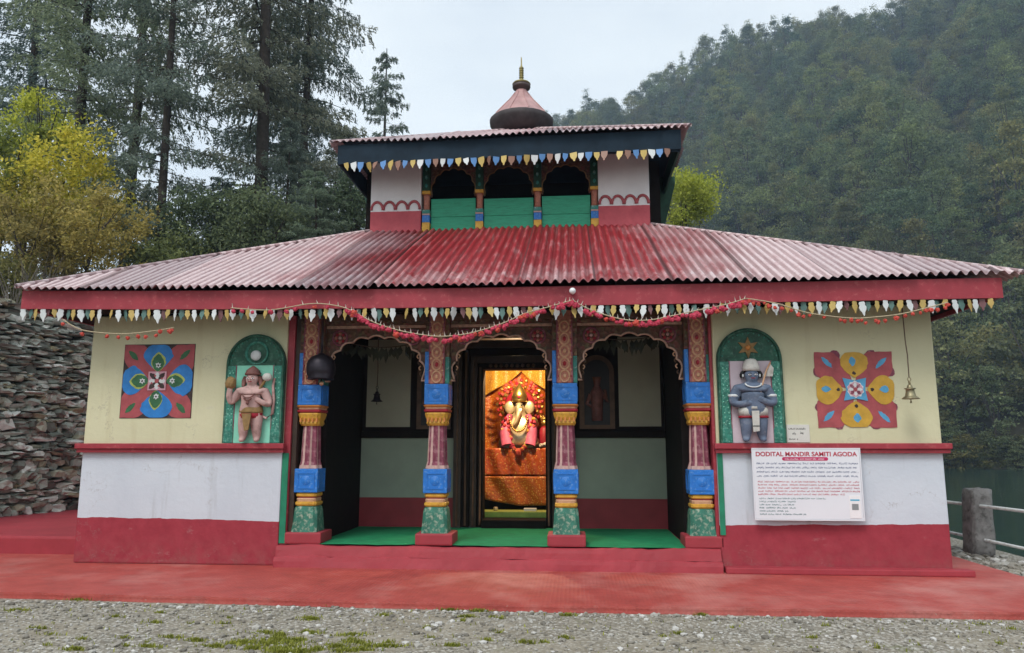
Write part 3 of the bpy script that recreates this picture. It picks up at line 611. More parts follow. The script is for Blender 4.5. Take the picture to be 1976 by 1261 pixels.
# --- columns
def make_column():
    c = part('column', T)
    m = MB(); m.box(-0.20, 0.20, -0.16, 0.22, 0.222, 0.345, 'red_paint', 0.018); m.build('pedestal', c)
    m = MB()
    vs = []; prof = [(0.345, 0.142, 0.02), (0.40, 0.138, 0.03), (0.56, 0.128, 0.035), (0.60, 0.120, 0.03), (0.615, 0.10, 0.02)]
    def sq_loft(m, prof, mat):
        vs = []
        for z, h, ch in prof: vs += [(-h + ch, -h, z), (h - ch, -h, z), (h, -h + ch, z), (h, h - ch, z), (h - ch, h, z), (-h + ch, h, z), (-h, h - ch, z), (-h, -h + ch, z)]
        fs = [(i * 8 + k, i * 8 + (k + 1) % 8, (i + 1) * 8 + (k + 1) % 8, (i + 1) * 8 + k) for i in range(len(prof) - 1) for k in range(8)]
        fs += [tuple(range(8))[::-1], tuple((len(prof) - 1) * 8 + k for k in range(8))]
        m.add(vs, fs, mat)
    sq_loft(m, prof, 'base_green'); m.build('base', c)
    m = MB()
    sq_loft(m, [(0.617, 0.108, .02), (0.632, 0.118, .02), (0.655, 0.118, .02), (0.662, 0.108, .02)], 'ochre_paint')
    sq_loft(m, [(0.663, 0.104, .02), (0.690, 0.108, .02), (0.70, 0.104, .02)], 'salmon_pale')
    sq_loft(m, [(0.701, 0.100, .02), (0.712, 0.100, .02)], 'crimson_paint')
    sq_loft(m, [(0.713, 0.106, .02), (0.725, 0.115, .02), (0.745, 0.115, .02), (0.757, 0.105, .02)], 'ochre_paint'); m.build('band', c)
    def block(z0, z1, h):
        m = MB(); m.box(-h, h, -h, h, z0, z1, 'blue_paint', 0.008)
        g = 0.012; w = h * 0.74; zz0, zz1 = z0 + (z1 - z0) * .16, z1 - (z1 - z0) * .16
        for a in (0, 1):
            for (xa, xb, za, zb) in ((-w, w, zz1 - g, zz1), (-w, w, zz0, zz0 + g), (-w, -w + g, zz0 + g, zz1 - g), (w - g, w, zz0 + g, zz1 - g)):
                if a == 0: m.box(xa, xb, -h - 0.006, -h + .001, za, zb, 'blue_paint')
                else: m.box(h - .001, h + 0.006, xa, xb, za, zb, 'blue_paint'); m.box(-h - .006, -h + .001, xa, xb, za, zb, 'blue_paint')
        b = (z0 + z1) / 2; m.lathe([(0.0, -0.012), (w * .38, -0.008), (w * .55, 0.0)], (0, -h, b), 'blue_paint', 12, 'y', True, False)
        return m.build('block', c)
    block(0.759, 1.012, 0.130)
    m = MB()                                          # fluted shaft
    vs = []; n = 32; prof = [(1.014, .128), (1.05, .120), (1.09, .108), (1.25, .104), (1.40, .098), (1.475, .095)]
    for z, r in prof:
        for k in range(n):
            a = 2 * pi * k / n; q = max(abs(cos(a)), abs(sin(a))) ; rr = r * (1 + 0.10 * (1 / q - 1)) * (1.0 if k % 4 < 2 else 0.90); vs.append((rr * cos(a), rr * sin(a), z))
    fm = [[], []]
    for i in range(len(prof) - 1):
        for k in range(n): fm[1 if (k % 4 == 1 or i == 0) else 0].append((i * n + k, i * n + (k + 1) % n, (i + 1) * n + (k + 1) % n, (i + 1) * n + k))
    m.add(vs, fm[0], 'maroon_paint'); o = len(m.v); m.add(vs, fm[1], 'flute_pale'); m.build('shaft', c)
    m = MB()
    sq_loft(m, [(1.475, 0.098, .03), (1.50, 0.112, .03), (1.53, 0.105, .03), (1.56, 0.118, .03), (1.60, 0.128, .03), (1.615, 0.125, .03)], 'ochre_paint')
    for k in range(5): m.box(-0.10 + .045 * k, -0.08 + .045 * k, -0.128, -0.112, 1.515, 1.56, 'orange_paint')
    m.build('capital', c)
    m = MB(); sq_loft(m, [(1.616, .118, .02), (1.630, .135, .02), (1.648, .135, .02), (1.652, .12, .02)], 'crimson_paint')
    sq_loft(m, [(1.653, .122, .02), (1.665, .128, .02), (1.672, .122, .02)], 'salmon_pale')
    sq_loft(m, [(1.673, .13, .02), (1.690, .142, .02), (1.70, .13, .02)], 'orange_paint'); m.build('collar', c)
    block(1.702, 1.925, 0.132)
    m = MB()                                          # carved head: a chain of ovals between blue cheeks
    m.box(-0.088, 0.088, -0.135, 0.10, 1.927, 2.72, 'salmon_paint', 0.006)
    m.box(-0.135, -0.090, -0.115, 0.10, 1.927, 2.28, 'blue_paint', 0.005); m.box(0.090, 0.135, -0.115, 0.10, 1.927, 2.22, 'teal_paint', 0.005)
    m.box(-0.135, -0.090, -0.112, 0.10, 2.283, 2.72, 'carved_wood', 0.005); m.box(0.090, 0.135, -0.112, 0.10, 2.223, 2.72, 'carved_wood', 0.005)
    for k in range(5):
        zc = 2.00 + 0.135 * k
        m.tube([(0.050 * cos(t), -0.139, zc + 0.062 * sin(t)) for t in np.linspace(0, 2 * pi, 17)], 0.010, 'salmon_pale', 6)
        m.ball((0, -0.138, zc), 0.022, 'crimson_paint' if k % 2 else 'salmon_pale', 1, (1, .5, 1.3))
        for s in (-1, 1): m.ball((s * 0.066, -0.137, zc + 0.068), 0.016, 'salmon_pale', 1, (1, .5, 1)); m.ball((s * 0.07, -0.137, zc), 0.012, 'crimson_paint', 1, (1, .5, 1))
    for s in (-1, 1): m.box(s * .078 - .007, s * .078 + .007, -0.141, -0.134, 1.93, 2.71, 'maroon_paint')
    m.build('carved_head', c)
    return c
col0 = make_column(); CX = (-2.105, -0.69, 0.705, 2.115)
for i, x in enumerate(CX):
    c = col0 if i == 0 else copy_tree(col0, T); c.location = (x, 0.16, 0)

# --- cusped arches between the columns
def cusp_line(xl, xr, z0, zt, n=9, depth=0.028):
    cx = (xl + xr) / 2; a = (xr - xl) / 2; pts = []
    for i in range(n):
        t0, t1 = pi - pi * i / n, pi - pi * (i + 1) / n
        for k in range(6):
            s = k / 6; t = t0 + (t1 - t0) * s; r = 1 + depth * 3.0 * sin(pi * s) * 0.8
            pts.append((cx + a * 0.93 * cos(t) * r, z0 + (zt - z0) * (0.95 * sin(t) ** 0.8) * r))
    pts.append((cx + a * .93, z0))
    return pts
def make_arch(xl, xr):
    A_ = part('arch', T); z0, zt = 1.965, 2.475
    cl = cusp_line(xl, xr, z0 + 0.03, zt)
    m = MB(); outl = [(xl, z0), (xl + 0.05, z0)] + cl + [(xr - 0.05, z0), (xr, z0), (xr, 2.56), (xl, 2.56)]
    m.prism(outl, 0.135, 0.185, 'carved_wood')
    for s in (-1, 1):                                 # leafy scrolls in the spandrels
        xe = xl if s < 0 else xr
        for q in range(5):
            bx = xe - s * (0.05 + 0.012 * q); bz = 2.02 + 0.065 * q
            m.tube([(bx - s * 0.018 * sin(t), 0.133, bz + 0.045 * t / pi) for t in np.linspace(0, pi, 6)], 0.008, 'salmon_pale' if q % 2 else 'brown_wood', 5)
    m.build('spandrel', A_)
    m = MB(); m.tube([(x, 0.128, z) for x, z in [(xl + 0.004, z0 + .004), (xl + 0.05, z0 + .004)] + cl + [(xr - 0.05, z0 + .004), (xr - .004, z0 + .004)]], 0.012, 'arch_edge', 6)
    m.box(xl, xr, 0.118, 0.185, 2.562, 2.592, 'arch_edge', 0.004); m.build('edge_moulding', A_)
    for s in (-1, 1):
        cx = (xl + 0.155) if s < 0 else (xr - 0.155); m = MB()
        m.lathe([(0.088, 0.0), (0.092, -0.012), (0.078, -0.018), (0.072, -0.008)], (cx, 0.134, 2.455), 'maroon_paint', 20, 'y', True, False)
        for k in range(8):
            a = 2 * pi * k / 8; m.ball((cx + .048 * cos(a), 0.128, 2.455 + .048 * sin(a)), 0.021, 'crimson_paint' if k % 2 else 'salmon_paint', 1, (1, .5, 1))
        m.ball((cx, 0.124, 2.455), 0.020, 'flute_pale', 1, (1, .6, 1)); m.build('rosette', A_)
    return A_
for a, b in zip(CX[:-1], CX[1:]): make_arch(a + 0.137, b - 0.137)
kid('lintel', lambda m: (m.box(-2.234, 2.234, 0.10, 0.265, 2.594, 2.718, 'carved_wood', 0.006), m.box(-2.234, 2.234, 0.075, 0.098, 2.64, 2.70, 'brown_wood', 0.004)))

# --- square painted flower panels on the cream walls
def petal(cx, cz, ang, r0, r1, w, sharp=1.0, n=12):
    """teardrop from r0 (pointed end) to r1 (round end) along ang"""
    L = []; R = []
    for i in range(n + 1):
        t = i / n; h = w * (sin(pi * t ** sharp) ** 0.75 if 0 < t < 1 else 0)
        r = r0 + (r1 - r0) * t; L.append((r, h)); R.append((r, -h))
    q = random.uniform(.90, 1.10); pts = [(r, h * q) for r, h in L] + [(r, h * q * random.uniform(.93, 1.06)) for r, h in R[-2:0:-1]]; ang += random.uniform(-.035, .035); c, s = cos(ang), sin(ang)
    return [(cx + r * c - h * s, cz + r * s + h * c) for r, h in pts]
def clip_sq(pts, cx, cz, h): return [(min(cx + h, max(cx - h, x)), min(cz + h, max(cz - h, z))) for x, z in pts]
def disc(cx, cz, r, n=14, rz=None): return [(cx + r * cos(2 * pi * k / n), cz + (rz or r) * sin(2 * pi * k / n)) for k in range(n)]
def star(cx, cz, r, q, n=8): return [(cx + (r if k % 2 else r * q) * cos(pi * k / n), cz + (r if k % 2 else r * q) * sin(pi * k / n)) for k in range(2 * n)]
class Layers:
    def __init__(self, y): self.m = MB(); self.y = y; self.k = 0
    def add(self, pts, mat, lift=True):
        if len(pts) > 5: pts = [(x + random.gauss(0, .0022), z + random.gauss(0, .0022)) for x, z in pts]
        if lift: self.k += 1
        self.m.prism(pts, self.y - 0.0014 * self.k - 0.002, self.y, mat)
P1 = part('flower_panel', T); cx, cz, h = -3.845, 1.975, 0.415
L = Layers(-0.001); L.add([(cx - h, cz - h), (cx + h, cz - h), (cx + h, cz + h), (cx - h, cz + h)], 'panel_dark'); L.m.build('background', P1)
L2 = Layers(-0.003)
for k in range(4):
    a = pi / 4 + k * pi / 2; L2.add(clip_sq(petal(cx, cz, a, 0.02, 0.62, 0.155, 1.15), cx, cz, h - .006), 'panel_red', k == 0)
for k in range(4):
    a = pi / 4 + k * pi / 2; L2.add(petal(cx, cz, a, 0.34, 0.50, 0.030), 'panel_green', k == 0)
L2.m.build('diagonal_petal', P1)
L3 = Layers(-0.006)
for k in range(4): L3.add(clip_sq(petal(cx, cz, k * pi / 2, 0.10, 0.445, 0.178, 1.25), cx, cz, h - .008), 'panel_blue', k == 0)
for k in range(4): L3.add(petal(cx, cz, k * pi / 2, 0.105, 0.325, 0.085, 0.95), 'panel_lime', k == 0)
for k in range(4): L3.add(petal(cx, cz, k * pi / 2, 0.105, 0.305, 0.072, 0.95), 'panel_green', k == 0)
for k in range(4):
    L3.add(star(cx + 0.175 * cos(k * pi / 2), cz + 0.175 * sin(k * pi / 2), 0.036, 0.6, 6), 'pendant_white', k == 0)
for k in range(4): L3.add(disc(cx + 0.175 * cos(k * pi / 2), cz + 0.175 * sin(k * pi / 2), 0.012, 8), 'panel_dark', k == 0)
L3.m.build('blue_petal', P1)
L4 = Layers(-0.014); q = 0.105; L4.add([(cx - q, cz - q), (cx + q, cz - q), (cx + q, cz + q), (cx - q, cz + q)], 'panel_pink')
for i in range(4):
    a = pi / 4 + i * pi / 2; L4.add(petal(cx, cz, a, 0.02, 0.125, 0.028), 'panel_dark', i == 0)
for i in range(4): L4.add(petal(cx, cz, a + pi / 4 + i * pi / 2, 0.02, 0.10, 0.026), 'pendant_white', i == 0)
for i in range(4): L4.add(disc(cx + .062 * cos(i * pi / 2 + .4), cz + .062 * sin(i * pi / 2 + .4), 0.012, 8), 'panel_red', i == 0)
L4.add(disc(cx, cz, 0.024), 'panel_red'); L4.m.build('centre_square', P1)

P2 = part('flower_panel', T); cx, cz, h = 3.70, 1.835, 0.392
L2 = Layers(-0.001)
for k in range(4):
    for s in (-1, 1):
        a = k * pi / 2; px_, pz_ = cx + (h - .035) * cos(a) - s * 0.185 * sin(a), cz + (h - .035) * sin(a) + s * 0.185 * cos(a); L2.add(disc(px_, pz_, 0.055, 12), 'maroon_paint', k + s == -1)
for k in range(4): L2.add(clip_sq(petal(cx, cz, pi / 4 + k * pi / 2, 0.01, 0.60, 0.165, 1.2), cx, cz, h), 'panel_red', k == 0)
for k in range(4): L2.add(petal(cx, cz, pi / 4 + k * pi / 2, 0.31, 0.47, 0.026), 'panel_sky', k == 0)
L2.m.build('diagonal_petal', P2)
L3 = Layers(-0.006)
for k in range(4): L3.add(clip_sq(petal(cx, cz, k * pi / 2, 0.12, 0.43, 0.145, 1.1), cx, cz, h - .004), 'panel_ochre', k == 0)
for k in range(4): L3.add(petal(cx, cz, k * pi / 2, 0.24, 0.34, 0.034, 1.2), 'panel_sky', k == 0)
for k in range(4): L3.add(disc(cx + .17 * cos(k * pi / 2), cz + .17 * sin(k * pi / 2), 0.019, 8), 'panel_dark', k == 0)
L3.m.build('ochre_petal', P2)
L4 = Layers(-0.012); q = 0.118
L4.add([(cx - q, cz - q), (cx, cz - q * .8), (cx + q, cz - q), (cx + q * .8, cz), (cx + q, cz + q), (cx, cz + q * .8), (cx - q, cz + q), (cx - q * .8, cz)], 'panel_sky')
L4.add(star(cx, cz, 0.088, 0.86, 10), 'pendant_white'); L4.add(disc(cx, cz, 0.074, 18), 'panel_pink')
for i in range(8): L4.add(petal(cx, cz, i * pi / 4, 0.02, 0.07, 0.016), 'maroon_paint' if i % 2 else 'pendant_white', i == 0)
L4.add(disc(cx, cz, 0.02), 'panel_red'); L4.m.build('centre_rosette', P2)

# --- arched wall niches and their painted relief figures
def make_niche(cx, inner, topmat, tp):
    n = part('niche', T); w = 0.335; z0, zt = 1.287, 2.485; k = 1 if cx < 0 else -1
    m = MB(); outl = [(cx - w, z0), (cx + w, z0)] + arc(cx, zt - w, w, w, 0, 180, 24)
    m.prism(outl, -0.050, -0.001, 'frame_green')
    m.tube([(x, -0.055, z) for x, z in [(cx + w - .02, z0)] + arc(cx, zt - w, w - .02, w - .02, 0, 180, 24) + [(cx - w + .02, z0)]], 0.016, 'frame_green', 6)
    m.build('frame', n)
    m = MB()
    for s in (-1, 1):                                 # carved side bands with pale dots
        xb = cx + s * (w - 0.075); m.box(xb - .045, xb + .045, -0.066, -0.051, z0 + .002, 2.13, 'relief_green', 0.004)
        m.box(xb - .052, xb + .052, -0.070, -0.051, z0 + .002, z0 + .15, 'relief_green', 0.006)
        for q in range(11):
            for u in (-.022, .022): m.ball((xb + u + random.uniform(-.006, .006), -0.066, z0 + .2 + q * .057 + random.uniform(-.01, .01)), 0.009, 'mint_paint', 1, (1, .6, 1))
    for q in range(15):
        a = radians(8 + 164 * q / 14); m.ball((cx + (w - .055) * cos(a), -0.052, zt - w + (w - .055) * sin(a)), 0.012, 'relief_green', 1, (1, .6, 1))
    m.build('carved_band', n)
    m = MB(); m.box(cx - .205, cx + .205, -0.060, -0.051, z0 + .002, 2.135, inner)
    for a, b in ((cx - .222, cx - .206), (cx + .206, cx + .222)): m.box(a, b, -0.064, -0.051, z0 + .002, 2.135, 'maroon_paint')
    m.box(cx - .222, cx + .222, -0.066, -0.051, 2.137, 2.16, 'frame_green'); m.build('back_panel', n)
    m = MB()
    if tp == 'disc':
        m.lathe([(0.13, 0.0), (0.135, -.012), (0.115, -.016), (0.108, 0.0)], (cx + .01, -0.052, 2.27), 'relief_green', 24, 'y', True, False)
        m.lathe([(0.058, 0.0), (0.056, -.016), (0.03, -.024), (0.0, -.026)], (cx, -0.052, 2.245), 'pendant_white', 16, 'y', True, False)
    else: m.prism(star(cx - .01, 2.275, 0.115, 0.45, 6), -0.066, -0.052, 'gold_brown'); m.ball((cx - .01, -0.066, 2.275), 0.032, 'orange_paint', 1, (1, .5, 1))
    m.build('ornament', n); return n
NL, NR = -2.70, 2.635
make_niche(NL, 'mint_paint', None, 'disc'); make_niche(NR, 'mauve_paint', None, 'star')
def figure(cx, mat, pose):
    F = part('relief_figure', T); z = 1.295; y = -0.105
    J = {'pelvis': (cx, y, z + .335, .075), 'waist': (cx, y - .005, z + .42, .070), 'chest': (cx, y - .01, z + .50, .085), 'collar': (cx, y, z + .565, .060), 'neck': (cx, y, z + .60, .034), 'jaw': (cx, y - .014, z + .632, .054), 'skull': (cx, y - .008, z + .69, .066), 'crown': (cx, y, z + .725, .036)}
    E_ = [('pelvis', 'waist'), ('waist', 'chest'), ('chest', 'collar'), ('collar', 'neck'), ('neck', 'jaw'), ('jaw', 'skull'), ('skull', 'crown')]
    for s, t in ((-1, 'l'), (1, 'r')):
        J['hip' + t] = (cx + s * .045, y, z + .30, .055); J['thigh' + t] = (cx + s * .055, y - .004, z + .21, .048); J['knee' + t] = (cx + s * .058, y - .01, z + .155, .038); J['calf' + t] = (cx + s * .06, y, z + .10, .036); J['ankle' + t] = (cx + s * .062, y, z + .03, .024); J['toe' + t] = (cx + s * .072, y - .045, z + .014, .018)
        E_ += [('pelvis', 'hip' + t), ('hip' + t, 'thigh' + t), ('thigh' + t, 'knee' + t), ('knee' + t, 'calf' + t), ('calf' + t, 'ankle' + t), ('ankle' + t, 'toe' + t)]
        J['sh' + t] = (cx + s * .105, y, z + .535, .043); E_.append(('collar', 'sh' + t))
        if pose == 0 and s < 0: pts = [(-.165, 0, .455, .036), (-.185, -.01, .405, .030), (-.190, -.03, .47, .026), (-.185, -.045, .535, .022), (-.180, -.045, .565, .024)]
        elif pose == 0: pts = [(.150, 0, .45, .036), (.165, -.015, .385, .031), (.12, -.045, .41, .027), (.065, -.055, .45, .022), (.045, -.055, .465, .022)]
        elif s < 0: pts = [(-.145, 0, .45, .040), (-.155, -.015, .385, .034), (-.11, -.05, .375, .030), (-.055, -.065, .385, .024), (-.03, -.065, .39, .022)]
        else: pts = [(.145, 0, .45, .040), (.155, -.015, .38, .034), (.115, -.05, .385, .030), (.06, -.07, .42, .024), (.035, -.07, .435, .022)]
        pr = 'sh' + t
        for i, p in enumerate(pts): kk = 'arm%s%d' % (t, i); J[kk] = (cx + p[0], y + p[1], z + p[2], p[3]); E_.append((pr, kk)); pr = kk
        hx, hy, hz = J[pr][:3]                        # four fingers and a thumb closing on what the hand holds
        for i in range(4):
            kk = 'fin%s%d' % (t, i); J[kk] = (hx + (.012 if pose == 0 and s < 0 else -s * .02), hy - .014, hz + .016 - .011 * i + (.018 if pose == 0 and s < 0 else 0), .0065); E_.append((pr, kk))
        J['thumb' + t] = (hx + s * .012, hy - .012, hz + .022, .007); E_.append((pr, 'thumb' + t))
    fat = 1.22 if pose == 0 else 1.30
    for kk in list(J):
        p = J[kk]; J[kk] = p if kk[:3] in ('fin', 'thu', 'cro', 'sku', 'jaw', 'nec') else (p[0], p[1], p[2], p[3] * fat)
    body = skin('body', J, E_, mat, F)
    for s in (-1, 1):                                 # face: brows, eyes, nose, mouth, ears
        m = MB()
        m.ball((cx + s * .024, y - .071, z + .672), 0.011, 'card_white', 1, (1.3, .5, .8)); m.ball((cx + s * .024, y - .075, z + .672), 0.006, 'black_paint', 1)
        m.tube([(cx + s * .008, y - .073, z + .686), (cx + s * .022, y - .073, z + .690), (cx + s * .034, y - .067, z + .684)], .003, 'black_paint', 5)
        m.build('eye', F); m = MB()
        m.ball((cx + s * .066, y - .004, z + .668), 0.014, mat if pose == 0 else 'pendant_white', 1, (.6, .7, 1.5)); m.build('ear', F)
    m = MB(); m.tube([(cx, y - .073, z + .676), (cx, y - .083, z + .660), (cx, y - .080, z + .655)], [.005, .009, .007], mat, 6)
    m.build('nose', F); m = MB(); m.tube([(cx - .016, y - .071, z + .640), (cx, y - .075, z + .637), (cx + .016, y - .071, z + .640)], .004, 'crimson_paint', 5)
    m.build('mouth', F)
    if pose == 0:
        m = MB(); m.lathe([(.068, 0), (.070, .02), (.058, .04), (.060, .05), (.036, .075), (.008, .10)], (cx, y, z + .712), 'hair_brown', 16); m.ball((cx, y - .05, z + .735), .014, 'gold_brown', 1)
        for s in (-1, 1): m.tube([(cx + s * .062, y, z + .70), (cx + s * .074, y, z + .65), (cx + s * .080, y - .01, z + .59)], [.02, .024, .014], 'hair_brown', 8)
        m.build('crown', F)
        m = MB(); m.lathe([(.098, .0), (.104, .03), (.102, .07), (.092, .10)], (cx, y, z + .255), 'crimson_paint', 18, sy=.8); m.lathe([(.102, .0), (.106, .02), (.098, .06), (.088, .08)], (cx, y, z + .305), 'gold_brown', 18, sy=.82); m.prism([(cx - .045, z + .30), (cx + .04, z + .30), (cx + .022, z + .13), (cx - .012, z + .12)], y - .112, y - .094, 'gold_brown'); m.build('loincloth', F)
        m = MB(); m.tube([(cx + .05 * cos(t) * 1.1, y - .095 - .012 * sin(t), z + .50 - .055 * sin(t) + .02) for t in np.linspace(.2, pi - .2, 10)], .006, 'hair_brown', 6)
        for k in range(7): m.ball((cx - .03 + .01 * k, y - .108, z + .455 - .02 * sin(pi * k / 6)), .009, 'hair_brown', 1)
        m.ball((cx, y - .105, z + .415), .016, 'hair_brown', 1, (1, .6, 1.6)); m.build('necklace', F)
        m = MB(); m.ball((cx - .178, y - .045, z + .625), .058, 'gold_brown', 2, (.85, .8, 1.25), .07); m.build('held_rock', F)
        m = MB(); m.tube([(cx + .045, y - .06, z + .45), (cx + .085, y - .045, z + .57), (cx + .12, y - .02, z + .655)], [.010, .011, .013], 'gold_brown', 8); m.ball((cx + .135, y - .02, z + .69), .045, 'cream_white', 2, (1, .8, 1), .05); m.build('club', F)
        m = MB(); m.tube([(cx + .06, y + .02, z + .30), (cx + .13, y + .02, z + .255), (cx + .185, y + .02, z + .30), (cx + .192, y + .02, z + .45), (cx + .178, y + .02, z + .60), (cx + .19, y + .02, z + .68)], [.012, .014, .013, .012, .012, .008], 'flesh_pink', 8); m.build('tail', F)
    else:
        m = MB(); m.lathe([(.066, 0), (.068, .03), (.064, .055), (.056, .09), (.038, .12), (.0, .13)], (cx, y, z + .715), 'cream_white', 16); m.build('crown', F)
        m = MB(); m.tube([(cx + .076 * cos(t), y + .01 - .01 * sin(t), z + .675 + .058 * sin(t)) for t in np.linspace(-.5, pi + .5, 14)], .016, 'black_paint', 7); m.build('hair', F)
        m = MB()
        for s in (-1, 1):
            m.lathe([(.062, 0), (.066, .04), (.066, .08)], (cx + s * .050, y - .004, z + .262), 'cream_white', 16); m.lathe([(.066, 0), (.067, .022)], (cx + s * .051, y - .004, z + .24), 'crimson_paint', 16)
        m.lathe([(.088, 0), (.092, .025), (.088, .05)], (cx, y, z + .325), 'cream_white', 18, sy=.9)
        m.prism([(cx - .028, z + .31), (cx + .028, z + .31), (cx + .024, z + .11), (cx - .024, z + .10)], y - .108, y - .090, 'cream_white'); m.box(cx - .026, cx + .026, y - .111, y - .109, z + .155, z + .163, 'black_paint'); m.build('loincloth', F)
        m = MB()
        for s in (-1, 1): m.lathe([(.046, -.013), (.049, 0), (.046, .013)], (cx + s * .142, y - .003, z + .465), 'pendant_white', 14)
        m.tube([(cx + .062 * cos(t), y - .068 - .03 * sin(t), z + .585 - .04 * sin(t)) for t in np.linspace(0, pi, 12)], .007, 'pendant_white', 6); m.build('armlet', F)
        m = MB(); m.tube([(cx + .038, y - .075, z + .42), (cx + .075, y - .05, z + .58), (cx + .115, y - .02, z + .72), (cx + .15, y - .012, z + .80)], .007, 'salmon_pale', 6)
        m.prism([(cx + .085, z + .66), (cx + .165, z + .66), (cx + .175, z + .74), (cx + .15, z + .79), (cx + .12, z + .74)], y - .008, y + .012, 'cream_white'); m.build('pennon', F)
    sxx = 1.26 if pose == 0 else 1.30; F.scale = (sxx, 1, 1.02); F.location = (cx - cx * sxx, 0, -.02 * z); return F
figure(NL, 'flesh_pink', 0); figure(NR, 'slate_blue', 1)

# --- corrugated tin roofs
def corr_roof(name, ex0, ex1, ey0, ey1, tx0, tx1, ty0, ty1, ez, tz, mat, wl=0.094, amp=0.0165, side=None, dz=None):
    """hip roof of corrugated sheets from the eave rectangle (e) up to the tower or ridge rectangle (t)"""
    R_ = part(name, T); side = side or mat
    for nm, u0, u1, ta, tb, run in (('f', ex0, ex1, tx0, tx1, ty0 - ey0), ('b', ex0, ex1, tx0, tx1, ey1 - ty1), ('l', ey0, ey1, ty0, ty1, tx0 - ex0), ('r', ey0, ey1, ty0, ty1, ex1 - tx1)):
        nseg = int((u1 - u0) / wl * 10); rows = 9; vs = np.zeros((nseg + 1, rows, 3)); sl = (tz - ez) / run
        sheet = 0; jit = [random.uniform(-.030, .022) for _ in range(200)]; lift = [random.uniform(0, .014) for _ in range(200)]
        for i in range(nseg + 1):
            u = u0 + (u1 - u0) * i / nseg; k = min((u - u0) / max(ta - u0, 1e-6), (u1 - u) / max(u1 - tb, 1e-6), 1.0); k = max(k, 0.0)
            sh = int((u - u0) / 0.78); ov = 0.007 if ((u - u0) % 0.78) < 0.08 else 0
            for j in range(rows):
                t = j / (rows - 1); v = run * k * t; v0 = v + (jit[sh] if j == 0 and k > .02 else 0)
                cw = cos(2 * pi * (u - u0) / wl); z = ez + sl * v0 + amp * (cw if cw > 0 else cw * 1.25) * (1 + .25 * sin(u * 3.1)) + lift[sh] + ov + 0.008 * sin(u * 1.7 + v * 2.3) + (.007 if t > .52 else 0)
                if dz: z += dz(u if nm in 'fb' else (ex0 if nm == 'l' else ex1)) * (1 - t * k)
                vs[i, j] = {'f': (u, ey0 + v0, z), 'b': (u, ey1 - v0, z), 'l': (ex0 + v0, u, z), 'r': (ex1 - v0, u, z)}[nm]
        ii = np.arange((nseg + 1) * rows).reshape(nseg + 1, rows); q = np.stack([ii[:-1, :-1], ii[1:, :-1], ii[1:, 1:], ii[:-1, 1:]], -1).reshape(-1, 4)
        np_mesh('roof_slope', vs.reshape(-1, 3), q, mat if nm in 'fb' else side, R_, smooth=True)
    for (a, b, c, d) in ((ex0, ey0, tx0, ty0), (ex1, ey0, tx1, ty0), (ex0, ey1, tx0, ty1), (ex1, ey1, tx1, ty1)):
        m = MB(); za = ez + (dz(a) if dz else 0); m.tube([(a, b, za + .012), (a + (c - a) * .5, b + (d - b) * .5, (za + tz) / 2 + .014), (c, d, tz + .016)], 0.024, side, 8)
        m.build('hip_cap', R_)
    return R_
def eave_dz(x): return 0.055 * (min(0, x) / 5.2) ** 2 + 0.012 * (max(0, x) / 5.2) ** 2
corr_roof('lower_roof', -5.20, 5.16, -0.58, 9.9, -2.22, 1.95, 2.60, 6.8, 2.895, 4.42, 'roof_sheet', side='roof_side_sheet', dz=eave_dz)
def fascia(m, x0, x1, y, zb, zt, dzf, mat, n=14, th=0.03):
    for i in range(n):
        a, b = x0 + (x1 - x0) * i / n, x0 + (x1 - x0) * (i + 1) / n; za, zc = dzf(a), dzf(b)
        m.add([(a, y, zb + za), (b, y, zb + zc), (b, y, zt + zc), (a, y, zt + za), (a, y + th, zb + za), (b, y + th, zb + zc), (b, y + th, zt + zc), (a, y + th, zt + za)],
              [(0, 1, 2, 3), (5, 4, 7, 6), (4, 5, 1, 0), (3, 2, 6, 7)] + ([(4, 0, 3, 7)] if i == 0 else []) + ([(1, 5, 6, 2)] if i == n - 1 else []), mat)
FB = kid('fascia_board', lambda m: (fascia(m, -5.17, 4.98, -0.50, 2.672, 2.872, eave_dz, 'red_trim')))
kid('side_fascia', lambda m: m.box(-5.17, -5.14, -0.468, 9.6, 2.73, 2.92, 'red_trim')); kid('side_fascia', lambda m: m.box(4.95, 4.98, -0.468, 9.6, 2.69, 2.88, 'red_trim'))
kid('soffit', lambda m: (m.box(-5.138, 4.948, -0.468, -0.005, 2.735, 2.76, 'dark_wood'), m.box(-5.138, -4.67, -0.003, 9.5, 2.735, 2.76, 'dark_wood'), m.box(4.53, 4.948, -0.003, 9.5, 2.735, 2.76, 'dark_wood'), m.box(-4.66, 4.52, -0.003, 9.2, 2.723, 2.76, 'dark_wood')))

